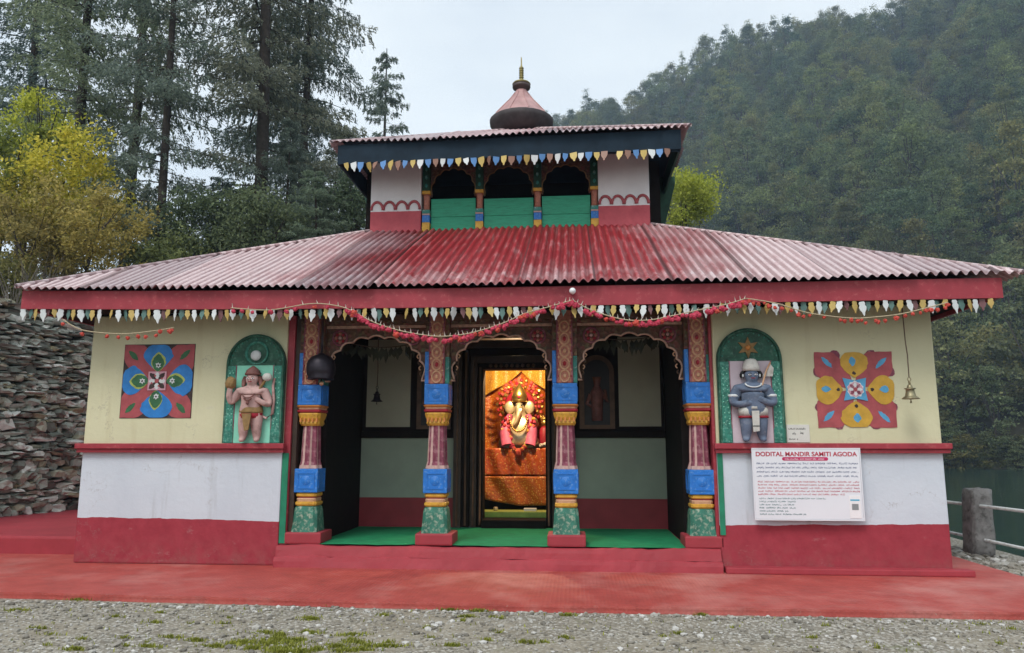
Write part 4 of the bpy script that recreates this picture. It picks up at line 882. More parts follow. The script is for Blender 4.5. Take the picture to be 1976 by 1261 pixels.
# --- rows of painted tin pendants under the fascias
def leaf_outline(w, h): return [(-w * .30, 0), (w * .30, 0), (w * .42, -h * .12), (w * .36, -h * .26), (w * .5, -h * .40), (w * .40, -h * .60), (w * .20, -h * .74), (w * .06, -h), (-w * .06, -h), (-w * .20, -h * .74), (-w * .40, -h * .60), (-w * .5, -h * .40), (-w * .36, -h * .26), (-w * .42, -h * .12)]
def shield_outline(w, h): return [(-w * .5, 0), (w * .5, 0), (w * .5, -h * .35), (w * .40, -h * .6), (w * .18, -h * .78), (w * .10, -h), (-w * .10, -h), (-w * .18, -h * .78), (-w * .40, -h * .6), (-w * .5, -h * .35)]
def pend_mesh(outl, mat):
    m = MB(); m.prism(outl, -0.004, 0.004, mat); o = m.build('leaf_pendant'); me = o.data; bpy.data.objects.remove(o); return me
def hang(parent, name, mesh, loc):
    o = link(bpy.data.objects.new(name, mesh), parent); o.location = loc
    o.rotation_euler = (random.gauss(0, .14), random.gauss(0, .11), random.gauss(0, .35)); s = random.uniform(.82, 1.08); o.scale = (s * random.uniform(.85, 1.1), 1, s); return o
big = {k: pend_mesh(leaf_outline(0.072 if k == 'pendant_white' else 0.064, 0.138 if k == 'pendant_white' else 0.118), k) for k in ('pendant_white', 'pendant_yellow', 'pendant_teal', 'pendant_maroon')}
seq = ['pendant_white', 'pendant_teal', 'pendant_yellow', 'pendant_white', 'pendant_maroon', 'pendant_yellow', 'pendant_white', 'pendant_teal', 'pendant_yellow']
xs = np.arange(-5.14, 4.93, 0.0715); seen = sorted(range(len(xs)), key=lambda i: abs(xs[i] - .15))[:98]; outer = MB()
for i, x in enumerate(xs):
    if i in (13, 37, 58, 79, 101): continue
    k = seq[i % len(seq)]; loc = Vector((x + random.uniform(-.012, .012), -0.485 + (0.012 if k in ('pendant_teal', 'pendant_maroon') else -0.006), 2.672 + eave_dz(x) + random.uniform(-.012, .004)))
    if i in seen: hang(FB, 'leaf_pendant', big[k], loc)
    else:                                             # the pendants towards both ends
        me = big[k]; s = random.uniform(.82, 1.08); r = random.gauss(0, .12); yw = random.gauss(0, .3)
        outer.add([loc + Vector((v.co.x * s * cos(r) * cos(yw) + v.co.z * s * sin(r), v.co.y + v.co.x * sin(yw), v.co.z * s * cos(r) - v.co.x * s * sin(r))) for v in me.vertices], [tuple(p.vertices) for p in me.polygons], k)
tag(outer.build('leaf_pendant', FB), kind='stuff')

# --- the tower above the lower roof
TY = 2.60
def scallop(m, x0, x1, z, n):
    w = (x1 - x0) / n
    for i in range(n):
        c = x0 + w * (i + .5); m.tube([(c + w * .47 * cos(t), TY - .006, z + .125 * sin(t)) for t in np.linspace(0, pi, 11)], 0.021, 'panel_red', 6)
for a, b, zs in ((-2.215, -1.445, 4.748), (1.195, 1.94, 4.748)):
    w = kid('tower_wall', lambda m: m.box(a, b, TY, TY + .35, 4.36, 5.60, 'tower_plaster', 0.012))
    m = MB(); scallop(m, a + .01, b - .01, zs, 4); m.build('scallop_band', w)
kid('tower_side_wall', lambda m: (m.box(-2.215, -1.9, TY + .353, 6.75, 4.3, 5.6, 'tower_plaster'), m.box(1.63, 1.94, TY + .353, 6.75, 4.3, 5.6, 'tower_plaster'), m.box(-1.897, 1.627, 6.45, 6.75, 4.3, 5.6, 'tower_plaster')))
kid('side_gallery', lambda m: (m.box(-2.44, -2.217, 3.15, 6.5, 4.44, 5.62, 'dark_wood'), m.box(1.942, 2.16, 3.15, 6.5, 4.44, 5.62, 'dark_wood')))
kid('roof_brace', lambda m: m.prism([(2.165, 4.45), (2.22, 4.45), (2.50, 5.50), (2.50, 5.62), (2.165, 5.62)], 3.9, 3.96, 'dark_green'))
kid('roof_brace', lambda m: m.prism([(-2.445, 4.45), (-2.47, 4.45), (-2.70, 5.46), (-2.70, 5.56), (-2.445, 5.56)], 3.9, 3.96, 'dark_green'))
kid('tower_floor', lambda m: m.box(-1.443, 1.193, TY + .16, 4.6, 4.36, 4.44, 'dark_wood'))
kid('tower_back_wall', lambda m: m.box(-1.897, 1.627, 4.0, 4.1, 4.445, 5.6, 'dark_wood'))
def make_tower_column():
    c = part('tower_column', T); h = .058
    m = MB(); m.box(-h, h, -h, h, 4.36, 4.55, 'ochre_paint', .006); m.build('base', c)
    m = MB(); m.box(-h * .96, h * .96, -h * .96, h * .96, 4.552, 4.66, 'blue_paint', .005); m.box(-h, h, -h, h, 4.662, 4.685, 'flute_pale', .004); m.box(-h, h, -h, h, 4.687, 4.745, 'teal_paint', .004); m.build('block', c)
    m = MB(); m.lathe([(.052, 4.747), (.046, 4.80), (.050, 4.95), (.054, 4.985)], (0, 0, 0), 'salmon_paint', 10); m.build('shaft', c)
    m = MB(); m.box(-h * 1.1, h * 1.1, -h * 1.1, h * 1.1, 4.987, 5.04, 'ochre_paint', .006); m.build('capital', c)
    m = MB(); m.box(-h, h, -h, h, 5.042, 5.60, 'dark_green', .006)
    for k in range(3): m.ball((0, -h, 5.12 + .13 * k), .026, 'teal_paint', 1, (1, .4, 1.4))
    m.build('carved_head', c); return c
tc0 = make_tower_column(); TCX = (-1.372, -0.568, 0.300, 1.142)
for i, x in enumerate(TCX):
    c = tc0 if i == 0 else copy_tree(tc0, T); c.location = (x, TY + .075, 0)
for a, b in zip(TCX[:-1], TCX[1:]):
    a += .06; b -= .06
    A_ = part('tower_arch', T); m = MB(); cl = cusp_line(a, b, 4.99, 5.40, 7, .03)
    m.prism([(a, 4.96), (a + .02, 4.96)] + cl + [(b - .02, 4.96), (b, 4.96), (b, 5.58), (a, 5.58)], TY + .07, TY + .10, 'carved_wood'); m.build('spandrel', A_)
    m = MB(); m.tube([(x, TY + .066, z) for x, z in cl], .009, 'gold_brown', 5); m.build('edge_moulding', A_)
    B_ = MB()
    zt = 4.915 + random.uniform(0, .025); zz = 4.40
    for hgt in (0.25, zt - 4.40 - .25):
        B_.box(a + .004, b - .004, TY + .085 + random.uniform(0, .006), TY + .115, zz, zz + hgt - .004, 'green_board', .004); zz += hgt
    B_.build('shutter_board', T)
def up_dz(x): return 0.035 * (x + .1) / 2.5
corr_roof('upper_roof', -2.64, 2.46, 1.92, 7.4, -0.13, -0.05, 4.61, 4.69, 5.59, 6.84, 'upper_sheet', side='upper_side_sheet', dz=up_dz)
UF = kid('upper_fascia_board', lambda m: (m.box(-2.52, 2.32, 2.033, 2.05, 5.30, 5.56, 'navy_paint'), fascia(m, -2.55, 2.33, 2.0, 5.292, 5.575, up_dz, 'navy_paint', 8)))
kid('upper_soffit', lambda m: m.box(-2.50, 2.30, 2.052, 7.0, 5.605, 5.62, 'navy_paint'))
kid('upper_side_fascia', lambda m: m.box(-2.55, -2.52, 2.052, 7.1, 5.26, 5.54, 'navy_paint')); kid('upper_side_fascia', lambda m: m.box(2.30, 2.33, 2.052, 7.1, 5.33, 5.60, 'dark_green'))
small = {k: pend_mesh(shield_outline(0.092, 0.135), k) for k in ('pendant_white', 'pendant_gold', 'pendant_blue', 'pendant_brown')}
seq2 = ['pendant_gold', 'pendant_white', 'pendant_blue', 'pendant_gold', 'pendant_brown', 'pendant_blue', 'pendant_gold', 'pendant_brown', 'pendant_blue', 'pendant_gold', 'pendant_white', 'pendant_blue', 'pendant_brown', 'pendant_white', 'pendant_blue']
for i, x in enumerate(np.arange(-2.42, 2.18, 0.1085)):
    if i == 35: continue
    hang(UF, 'shield_pendant', small[seq2[i % len(seq2)]], (x, 1.99, 5.298 + up_dz(x) + random.uniform(-.008, .004)))

# --- pinnacle
PN = part('pinnacle', T); pc = (-0.075, 4.65, 0)
paint('cone_dark', (0.045, 0.038, 0.040), 0.6, 0.4, 6); paint('pot_dark', (0.07, 0.05, 0.05), 0.45, 0.3, 8)
m = MB(); m.lathe([(.40, 6.74), (.50, 6.82), (.565, 6.93), (.575, 7.01), (.555, 7.025)], pc, 'cone_dark', 28); m.build('cone_eave', PN)
m = MB(); m.lathe([(.56, 7.02), (.53, 7.05), (.40, 7.20), (.25, 7.37), (.135, 7.53), (.10, 7.60)], pc, 'pink_roof', 10, smooth=False)
for k in range(10):
    a = 2 * pi * k / 10; m.tube([(pc[0] + r * cos(a), pc[1] + r * sin(a), z + .004) for r, z in ((.53, 7.05), (.40, 7.20), (.25, 7.37), (.135, 7.53))], .010, 'pink_roof', 5)
m.build('cone_roof', PN)
m = MB(); m.lathe([(.10, 7.60), (.11, 7.625), (.155, 7.64), (.165, 7.67), (.155, 7.71)], pc, 'pot_dark', 20); m.lathe([(.158, 7.711), (.168, 7.722), (.150, 7.745), (.09, 7.765), (.05, 7.775)], pc, 'finial_gold', 20); m.build('pot', PN)
m = MB(); prof = [(.035, 7.776)]
for k in range(6): z = 7.79 + .045 * k; prof += [(.030, z), (.044, z + .014), (.044, z + .024), (.028, z + .038)]
prof += [(.02, 8.07), (.012, 8.10), (.010, 8.24), (.0, 8.26)]
m.lathe(prof, pc, 'finial_gold', 12); m.build('finial', PN)
# ------------------------------------------------------------------ things on and round the temple
# notice board
NB = empty('notice_board', (3.14, -0.09, 0.88)); tag(NB, 'large white notice board with a red heading and lines of small print', 'notice board')
def strokes(m, x0, x1, z, h, y, mat, dens=1.0):
    """a line of small illegible print"""
    x = x0
    while x < x1 - .004:
        w = random.uniform(.03, .10); e = min(x + w, x1)
        while x < e - .003:
            g = random.uniform(.0045, .010); a = random.uniform(.3, 1.0) * h
            zb = z if random.random() < .75 else z - h * .2
            k = random.random()
            if k < .45: m.box(x, x + g * .5, y - .0008, y, zb, zb + a, mat)
            elif k < .8: m.box(x, x + g * .85, y - .0008, y, zb + h * .35, zb + h * .62, mat); m.box(x, x + g * .4, y - .0010, y - .0002, zb, zb + a, mat)
            else: m.box(x, x + g * .8, y - .0008, y, zb, zb + h * .25, mat); m.box(x, x + g * .8, y - .0008, y, zb + h * .6, zb + h * .85, mat)
            x += g
        x = e + random.uniform(.008, .016)
bx0, bx1, bz0, bz1, by = 2.615, 3.665, 0.530, 1.225, -0.088
m = MB(); m.box(bx0, bx1, by, by + .018, bz0, bz1, 'board_white', .003); b_ = m.build('panel', None); 
m = MB()
for (a, b, c, d) in ((bx0 - .012, bx0 - .001, bz0 - .012, bz1 + .012), (bx1 + .001, bx1 + .012, bz0 - .012, bz1 + .012), (bx0, bx1, bz0 - .012, bz0 - .001), (bx0, bx1, bz1 + .001, bz1 + .012)): m.box(a, b, by - .003, by + .02, c, d, 'board_white')
f_ = m.build('frame', None)
m = MB()
for x in (2.78, 3.49): m.box(x, x + .07, by + .019, -.004, bz1 - .02, bz1 + .05, 'metal_grey')
h_ = m.build('hanger', None)
t1 = text_mesh('heading', 'DODITAL MANDIR SAMITI AGODA', 3.14, 1.155, 0.062, by - .001, 'ink_red', None, width=1.0)
m = MB(); r = .0175; zc = 1.128
m.prism(arc(2.92, zc, r, r, 90, 270, 8) + arc(3.34, zc, r, r, -90, 90, 8), by - .0018, by, 'bar_magenta'); strokes(m, 2.93, 3.33, zc - .007, .014, by - .0019, 'card_white'); bar = m.build('heading_bar', None)
m = MB()
for k in range(4): strokes(m, 2.645, 3.645, 1.075 - .042 * k, .019, by, 'ink_blue')
for k in range(5): strokes(m, 2.65, 3.645 if k < 4 else 3.50, .893 - .031 * k, .017, by, 'ink_red')
for k, w in enumerate((.66, .36, .34, .36, .28, .46)): strokes(m, 2.655, 2.655 + w, .728 - .031 * k, .016, by, 'ink_teal' if k else 'ink_teal')
pr = m.build('small_print', None)
m = MB(); m.box(3.535, 3.645, by - .004, by - .0002, .545, .765, 'card_white', .001); m.box(3.545, 3.635, by - .0052, by - .0041, .715, .729, 'card_blue'); m.box(3.558, 3.622, by - .0052, by - .0041, .625, .685, 'metal_grey'); cd = m.build('info_card', None)
for o in (b_, f_, h_, t1, bar, pr, cd): o.parent = NB; o.matrix_parent_inverse = Matrix.Translation(-NB.location)
# small notice above the ledge
m = MB(); m.box(2.985, 3.215, -.012, -.002, 1.293, 1.475, 'paper', .002)
strokes(m, 3.005, 3.19, 1.425, .018, -.0122, 'black_paint'); strokes(m, 3.04, 3.08, 1.375, .026, -.0122, 'black_paint'); strokes(m, 3.12, 3.155, 1.38, .026, -.0122, 'black_paint'); strokes(m, 3.005, 3.10, 1.32, .016, -.0122, 'black_paint')
tag(m.build('wall_notice'), 'small whitish paper notice with a few dark lines, standing on the ledge by the niche', 'notice')

def bell(name, top, bz, scale, label, rope_r=.006, mat='brass', ring=True, sway=0.0):
    """hanging bell: rope, link ring, flared body, clapper; origin at the mouth"""
    B = empty(name, (top[0] + sway, top[1], bz)); tag(B, label, 'bell'); s = scale
    m = MB(); m.tube([(-sway, 0, top[2] - bz), (-sway * .6, 0, (top[2] - bz) * .6), (-sway * .3 + .006, 0, (top[2] - bz) * .45), (0, 0, .30 * s)], rope_r, 'rope', 6); m.build('rope', B)
    m = MB(); m.tube([(.022 * s * cos(t), 0, .275 * s + .028 * s * sin(t)) for t in np.linspace(0, 2 * pi, 14)], .007 * s, mat, 6)
    m.tube([(0, .02 * s * cos(t), .225 * s + .026 * s * sin(t)) for t in np.linspace(0, 2 * pi, 14)], .009 * s, mat, 6); m.build('hanging_ring', B)
    m = MB(); m.lathe([(.0, .205 * s), (.022 * s, .20 * s), (.034 * s, .18 * s), (.04 * s, .155 * s), (.075 * s, .148 * s), (.077 * s, .138 * s), (.055 * s, .130 * s), (.060 * s, .09 * s), (.072 * s, .04 * s), (.105 * s, .012 * s), (.118 * s, 0), (.112 * s, -.006 * s), (.09 * s, .004 * s), (.05 * s, .06 * s)], (0, 0, 0), mat, 24, cap=False); m.build('bell_body', B)
    m = MB(); m.tube([(0, 0, .06 * s), (0, 0, -.03 * s), (0, 0, -.06 * s)], [.006 * s, .008 * s, .014 * s], mat, 8); m.build('clapper', B); return B
bell('hanging_bell', (4.125, -0.26, 2.70), 1.722, 0.70, 'brass bell on a long cord in front of the right cream wall', sway=.012)
p = at(727, 775, 1.1); bell('hanging_bell', (p.x, 1.1, 2.66), p.z, 0.62, 'dark bell hanging inside the porch behind the left arch', mat='bronze_dark')
G = empty('round_bell', (-1.955, -0.06, 1.98)); tag(G, 'big dark round bell hung beside the leftmost porch column', 'bell')
m = MB(); m.tube([(0, 0, .66), (.004, 0, .4), (0, 0, .28)], .012, 'bronze_dark', 8); m.build('chain', G)
m = MB(); m.lathe([(0, .285), (.035, .28), (.05, .265), (.11, .24), (.145, .19), (.158, .12), (.152, .06), (.135, .02), (.145, .0), (.138, -.008), (.10, .01), (.05, .1)], (0, 0, 0), 'bronze_dark', 28, cap=False); m.build('bell_body', G)
m = MB(); m.tube([(0, 0, .1), (.01, 0, -.03)], .008, 'bronze_dark', 8); m.ball((.012, 0, -.05), .028, 'salmon_pale', 1); m.build('clapper', G)

# flower garlands
fl_mesh = []
for k in range(4):
    m = MB(); m.ball((0, 0, 0), .026, ('flower_pink', 'flower_pink', 'flower_red', 'flower_pink')[k], 2, (1, 1, .85), .22)
    for q in range(6): a = 2 * pi * q / 6 + k; m.ball((.017 * cos(a), .017 * sin(a), random.uniform(-.012, .012)), .015, 'flower_pink' if k != 2 else 'flower_red', 1, (1, 1, .8), .2)
    o = m.build('flower'); fl_mesh.append(o.data); bpy.data.objects.remove(o)
def garland(pts, n, label, fl=1.0, scale=1.0, pale=True):
    pts = [Vector(p) for p in pts]; a = pts[0]; g = empty('flower_garland', a); tag(g, label, 'garland', None)
    def cat(t):                                       # smooth run through the measured points
        f = t * (len(pts) - 1); i = min(int(f), len(pts) - 2); u = f - i
        p0, p1, p2, p3 = pts[max(i - 1, 0)], pts[i], pts[i + 1], pts[min(i + 2, len(pts) - 1)]
        return 0.5 * ((2 * p1) + (p2 - p0) * u + (2 * p0 - 5 * p1 + 4 * p2 - p3) * u * u + (3 * p1 - p0 - 3 * p2 + p3) * u ** 3) - a
    m = MB(); m.tube([cat(t) + Vector((0, 0, .03)) for t in np.linspace(0, 1, 50)], .006, 'string', 5)
    for t in np.linspace(0.02, .98, int(n * .6)):
        p = cat(t) + Vector((0, 0, .03)); 
        if pale: m.tube([p, p + Vector((random.uniform(-.02, .02), -.004, random.uniform(.025, .05)))], .004, 'flower_white', 4)
    m.build('string', g)
    for i in range(n):
        t = min(1, max(0, (i + .5 + random.uniform(-.3, .3)) / n))
        if random.random() > fl: continue
        p = cat(t); o = link(bpy.data.objects.new('flower', fl_mesh[random.randrange(4) if pale else 2]), g)
        o.location = p + Vector((random.uniform(-.01, .01), random.uniform(-.012, .008), random.uniform(-.022, .012))); o.rotation_euler = (random.uniform(0, 6), random.uniform(0, 6), random.uniform(0, 6)); s = scale * random.uniform(.75, 1.2); o.scale = (s, s, s)
GY = -0.545
def gp(*l): return [at(x, y, GY) for x, y in l]
garland(gp((120, 622), (160, 643), (235, 650), (300, 644), (335, 638)), 14, 'short reddish garland sagging below the far left end of the lower eave', .8, .85, False)
garland(gp((445, 600), (520, 604), (600, 592), (650, 596), (680, 606)), 18, 'sparse pink garland along the eave between left niche and left arch', .7, .9)
garland(gp((680, 605), (705, 620), (740, 635), (790, 648), (845, 655), (890, 652), (930, 643), (975, 628), (1010, 612), (1060, 598), (1105, 585)), 80, 'longest pink garland swagging across the middle porch arch', .95, .98)
garland(gp((1105, 585), (1140, 604), (1200, 622), (1250, 624), (1300, 615), (1350, 604), (1400, 594), (1440, 582)), 54, 'pink garland swagging over the right porch arch', .93, .98)
garland(gp((1440, 582), (1500, 592), (1560, 610), (1640, 620), (1690, 618), (1740, 612), (1790, 600), (1830, 590)), 40, 'thin red garland sagging below the right end of the lower eave', .75, .75, False)
# leaf strings inside the side arches
def toran(cx, w, Yv, z, label):
    g = empty('leaf_garland', (cx, Yv, z)); tag(g, label, 'leaf garland')
    m = MB(); P = [(-w / 2 + w * t, 0, -.10 * 4 * t * (1 - t)) for t in np.linspace(0, 1, 20)]; m.tube(P, .006, 'rope', 5); m.build('string', g)
    m = MB()
    for p in P[1:-1]:
        for q in range(2):
            l = random.uniform(.10, .20); a = random.uniform(-.5, .5); wv = random.uniform(.025, .042); dx, dz = sin(a), -cos(a); b = Vector(p)
            yo = random.uniform(-.03, .03); m.add([b, b + Vector((dx * l * .5 - dz * wv, yo, dz * l * .5 + dx * wv)), b + Vector((dx * l, yo * 1.5, dz * l)), b + Vector((dx * l * .5 + dz * wv, yo, dz * l * .5 - dx * wv))], [(0, 1, 2, 3)], 'dry_leaf')
    m.build('leaves', g)
toran(-1.42, 1.1, .55, 2.50, 'string of dark dry leaves hanging inside the left porch arch')
toran(1.38, 1.05, .50, 2.55, 'string of dark dry leaves hanging inside the right porch arch')
# lamp on the fascia
LB = empty('light_bulb', (0.80, -0.52, 2.81)); tag(LB, 'small white unlit bulb fixed to the red fascia above the third column', 'bulb')
m = MB(); m.lathe([(.0, -.075), (.02, -.07), (.032, -.05), (.034, -.03), (.022, -.008)], (0, 0, 0), 'opal_white', 16, 'y', cap=False); m.build('globe', LB)
m = MB(); m.lathe([(.022, -.008), (.026, .0), (.026, .019)], (0, 0, 0), 'card_white', 14, 'y'); m.build('holder', LB)
# green carpet
m = MB(); n = 40; vs = []; 
for j in range(9):
    for i in range(n + 1):
        x = -1.965 + 3.90 * i / n; y = 0.02 + (1.655 - .02) * j / 8; hid = .013 if j == 0 else 0
        vs.append((x, y - (.05 if 0 < i < n and j == 0 and abs(x + .69) > .23 and abs(x - .705) > .23 else 0) + (random.uniform(-.012, .012) if j == 0 else 0), .2335 + .004 * abs(sin(x * 5 + y * 3)) - hid * .4))
ii = np.arange((n + 1) * 9).reshape(9, n + 1)
m.add(vs, [tuple(q) for q in np.stack([ii[:-1, :-1], ii[:-1, 1:], ii[1:, 1:], ii[1:, :-1]], -1).reshape(-1, 4).tolist()], 'carpet_green', True)
tag(m.build('carpet'), 'green carpet spread over the porch floor behind the columns', 'carpet')

# ------------------------------------------------------------------ the lit shrine behind the door
def sheet(name, fn, nu, nv, mat, parent=None, label=None, cat=None, th=.006):
    vs = [fn(i / nu, j / nv) for j in range(nv + 1) for i in range(nu + 1)]; ii = np.arange((nu + 1) * (nv + 1)).reshape(nv + 1, nu + 1)
    o = np_mesh(name, vs, np.stack([ii[:-1, :-1], ii[:-1, 1:], ii[1:, 1:], ii[1:, :-1]], -1).reshape(-1, 4), mat, parent, smooth=True)
    s = o.modifiers.new('solid', 'SOLIDIFY'); s.thickness = th
    return tag(o, label, cat)
sheet('curtain', lambda u, v: (-.95 + 1.9 * u, 3.55 + .05 * sin(u * 26 + 2 * v) + .03 * sin(u * 11), .6 + 1.85 * v), 90, 30, 'brocade_orange', None, 'orange gold brocade curtain hung behind the idol', 'curtain')
def canopy(u, v):
    x = -.85 + 1.7 * u; s = abs(u - .5) * 2; return (x, 3.42 - .05 * sin(u * 30), 2.52 - .55 * s ** .8 * v - .12 * v + .02 * sin(v * 14 + u * 5))
sheet('canopy_cloth', canopy, 70, 24, 'brocade_gold', None, 'golden cloth canopy gathered in swags above the idol', 'canopy')
AT = empty('altar', (0.0, 2.95, .30)); tag(AT, 'low altar block carrying the idol behind the doorway', 'altar')
m = MB(); m.box(-.72, .75, -.13, .5, 0, at(988, 868, 2.78).z - .305, 'dark_wood', .01); m.build('top', AT)
m = MB(); m.box(-.5, .6, -.62, -.30, 0, .075, 'panel_lime', .008); m.build('step', AT)
zt = at(988, 868, 2.78).z; zm = at(988, 918, 2.78).z; zb = at(988, 972, 2.78).z
def acloth(u, v):
    x = -.68 + 1.36 * u; fold = .016 * sin(u * 34 + v * 3) + .01 * sin(u * 13); return (x, 2.790 + fold - .012 * (1 - v), zm + (zt + .02 - zm) * v)
sheet('altar_cloth', acloth, 80, 14, 'brocade_red', None, 'red orange brocade cloth hanging down the front of the altar', 'altar cloth')
def hem(u, v):
    x = -.68 + 1.36 * u; lo = zb + .03 * (1 - (2 * u - 1) ** 2) * -1 + .10 * max(0, .52 - u) * 1.9
    return (x, 2.768 + .018 * sin(u * 22 + 4 * v) - .02 * v, lo + (zm - .012 - lo) * v)
sheet('altar_frill', hem, 70, 12, 'brocade_orange', None, 'golden lower altar cloth with a curved hem', 'altar cloth')
m = MB(); m.box(.10, .27, -.06, .06, 0, .035, 'card_white', .004); m.build('donation', None).location = (0, 2.45, .377)
bpy.data.objects['donation'].name = 'white_packet'; tag(bpy.data.objects['white_packet'], 'small white packet lying before the altar', 'packet')
m = MB(); m.lathe([(.0, 0), (.028, .0), (.034, .02), (.03, .045), (.02, .05)], (0, 0, 0), 'silver', 14); o = m.build('offering_cup'); o.location = (-.29, 2.45, .377); tag(o, 'small silver cup at the left side of the altar step', 'cup')
ID = empty('idol', (0, 3.0, zt + .03)); ID.scale = (1.26, 1.15, 1.22); ID.location.z -= .03; tag(ID, 'seated crowned idol with silver face, pink drapes and a flower garland', 'idol')
s = 1.0
J = {'hips': (0, 0, .12, .13), 'belly': (0, -.03, .22, .14), 'chest': (0, -.01, .34, .115), 'neck': (0, 0, .42, .06), 'head': (0, -.03, .50, .088), 'top': (0, -.01, .57, .06),
     'tr1': (0, -.11, .46, .036), 'tr2': (-.01, -.14, .38, .030), 'tr3': (-.035, -.15, .31, .024), 'tr4': (-.065, -.15, .28, .018),
     'shl': (-.12, 0, .36, .05), 'ell': (-.20, -.02, .27, .04), 'hal': (-.17, -.10, .25, .028), 'shr': (.12, 0, .36, .05), 'elr': (.20, -.02, .28, .04), 'har': (.18, -.10, .34, .028),
     'knl': (-.22, -.10, .07, .065), 'ftl': (-.05, -.16, .045, .045), 'knr': (.22, -.10, .07, .065), 'ftr': (.05, -.17, .04, .045)}
for t, sx in (('l', -1), ('r', 1)):
    h = J['ha' + t]
    for i in range(4): J['f%s%d' % (t, i)] = (h[0] - sx * .012, h[1] - .02, h[2] + .024 - .014 * i, .008)
    J['th' + t] = (h[0] + sx * .012, h[1] - .015, h[2] + .03, .009)
E_ = [('hips', 'belly'), ('belly', 'chest'), ('chest', 'neck'), ('neck', 'head'), ('head', 'top'), ('head', 'tr1'), ('tr1', 'tr2'), ('tr2', 'tr3'), ('tr3', 'tr4')]
for t in 'lr':
    E_ += [('chest', 'sh' + t), ('sh' + t, 'el' + t), ('el' + t, 'ha' + t), ('hips', 'kn' + t), ('kn' + t, 'ft' + t), ('ha' + t, 'th' + t)] + [('ha' + t, 'f%s%d' % (t, i)) for i in range(4)]
skin('body', J, E_, 'silver', ID)
m = MB()
for sx in (-1, 1):
    m.ball((sx * .115, .01, .50), .075, 'silver', 2, (.85, .25, 1.1)); m.ball((sx * .036, -.105, .525), .012, 'black_paint', 1, (1.4, .6, .8))
m.build('ears', ID)
m = MB(); m.lathe([(.085, .0), (.092, .02), (.085, .035), (.095, .05), (.085, .10), (.055, .16), (.025, .20), (.0, .23)], (0, -.005, .565), 'gold', 20); m.ball((0, -.09, .62), .022, 'crimson_paint', 1)
m.lathe([(.17, 0), (.175, .012), (.16, .018)], (0, .075, .54), 'crimson_paint', 26, 'y', True, True); m.build('crown', ID)
m = MB()
for sx in (-1, 1): m.tube([(sx * .10, -.05, .40), (sx * .15, -.10, .30), (sx * .16, -.15, .18), (sx * .13, -.19, .05)], [.04, .055, .065, .06], 'drape_pink', 10)
m.build('drape', ID)
m = MB()
for t in list(np.linspace(0, pi, 26)) + list(np.linspace(.1, pi - .1, 22)) + list(np.linspace(.2, pi - .2, 18)):
    m.ball((random.uniform(.12, .19) * cos(t) + random.uniform(-.008, .008), -.15 - .05 * sin(t), .36 - .37 * sin(t)), .024, ('brocade_gold', 'crimson_paint', 'flower_pink', 'flower_red')[random.randrange(4)], 1, (1, 1, 1), .2)
m.build('garland', ID); m = MB()
for t in np.linspace(.1, pi - .1, 20): m.ball((.105 * cos(t), -.16 - .03 * sin(t), .40 - .19 * sin(t)), .015, 'gold', 1)
m.build('necklace', ID); m = MB()
for q in range(3):
  for k in range(26): a = 2 * pi * k / 26 + q; m.ball(((.19 + .04 * q) * cos(a), .06 + .02 * q, .56 + (.20 + .04 * q) * sin(a)), .024, ('crimson_paint', 'flower_red', 'gold')[k % 3], 1, (1, .7, 1), .2)
m.build('halo', ID); m = MB(); m.ball((0, -.22, -.04), .04, 'flower_red', 1, (1, 1, 1.2), .2); m.build('flower', ID)
I2 = empty('small_idol', (.37, 2.98, zt + .03)); tag(I2, 'small gold crowned idol in a red robe beside the silver one', 'idol')
m = MB(); m.lathe([(.11, 0), (.12, .05), (.085, .18), (.07, .27), (.03, .31)], (0, 0, 0), 'crimson_paint', 16); m.build('robe', I2)
m = MB(); m.ball((0, -.01, .35), .052, 'gold', 2, (1, 1, 1.15)); m.tube([(0, -.055, .355), (0, -.066, .34)], [.006, .010], 'gold', 6)
for sx in (-1, 1): m.ball((sx * .02, -.055, .362), .007, 'black_paint', 1)
m.build('head', I2)
m = MB(); m.lathe([(.06, 0), (.065, .02), (.055, .05)], (0, 0, .39), 'gold', 14)
for k in range(7): a = 2 * pi * k / 7; m.tube([(.055 * cos(a), .055 * sin(a), .43), (.06 * cos(a), .06 * sin(a), .49)], [.014, .004], 'gold', 6)
m.build('crown', I2)
m = MB(); m.ball((.05, -.12, .04), .05, 'flower_white', 2, (1.2, 1, .8), .2); m.ball((-.03, -.14, .03), .035, 'flower_white', 2, (1, 1, .8), .2); o = m.build('flower_heap'); o.location = (.36, 2.94, zt + .03); tag(o, 'heap of white flowers on the altar edge below the small idol', 'flowers')
# the lamp that lights the shrine
LM = empty('shrine_lamp', (0.02, 2.22, 2.52)); tag(LM, 'glowing warm bulb hanging from the shrine ceiling inside the doorway', 'lamp')
m = MB(); m.ball((0, 0, 0), .035, 'lamp_glow', 2); m.build('bulb', LM)
m = MB(); m.tube([(0, 0, .034), (0, 0, .06), (0, 0, .18)], [.018, .016, .006], 'black_paint', 8); m.build('holder', LM)
ld = bpy.data.lights.new('shrine_light', 'POINT'); ld.energy = 95; ld.color = (1.0, 0.70, 0.40); ld.shadow_soft_size = .06
lo = bpy.data.objects.new('shrine_light', ld); COL.objects.link(lo); lo.location = (0.02, 2.22, 2.46)

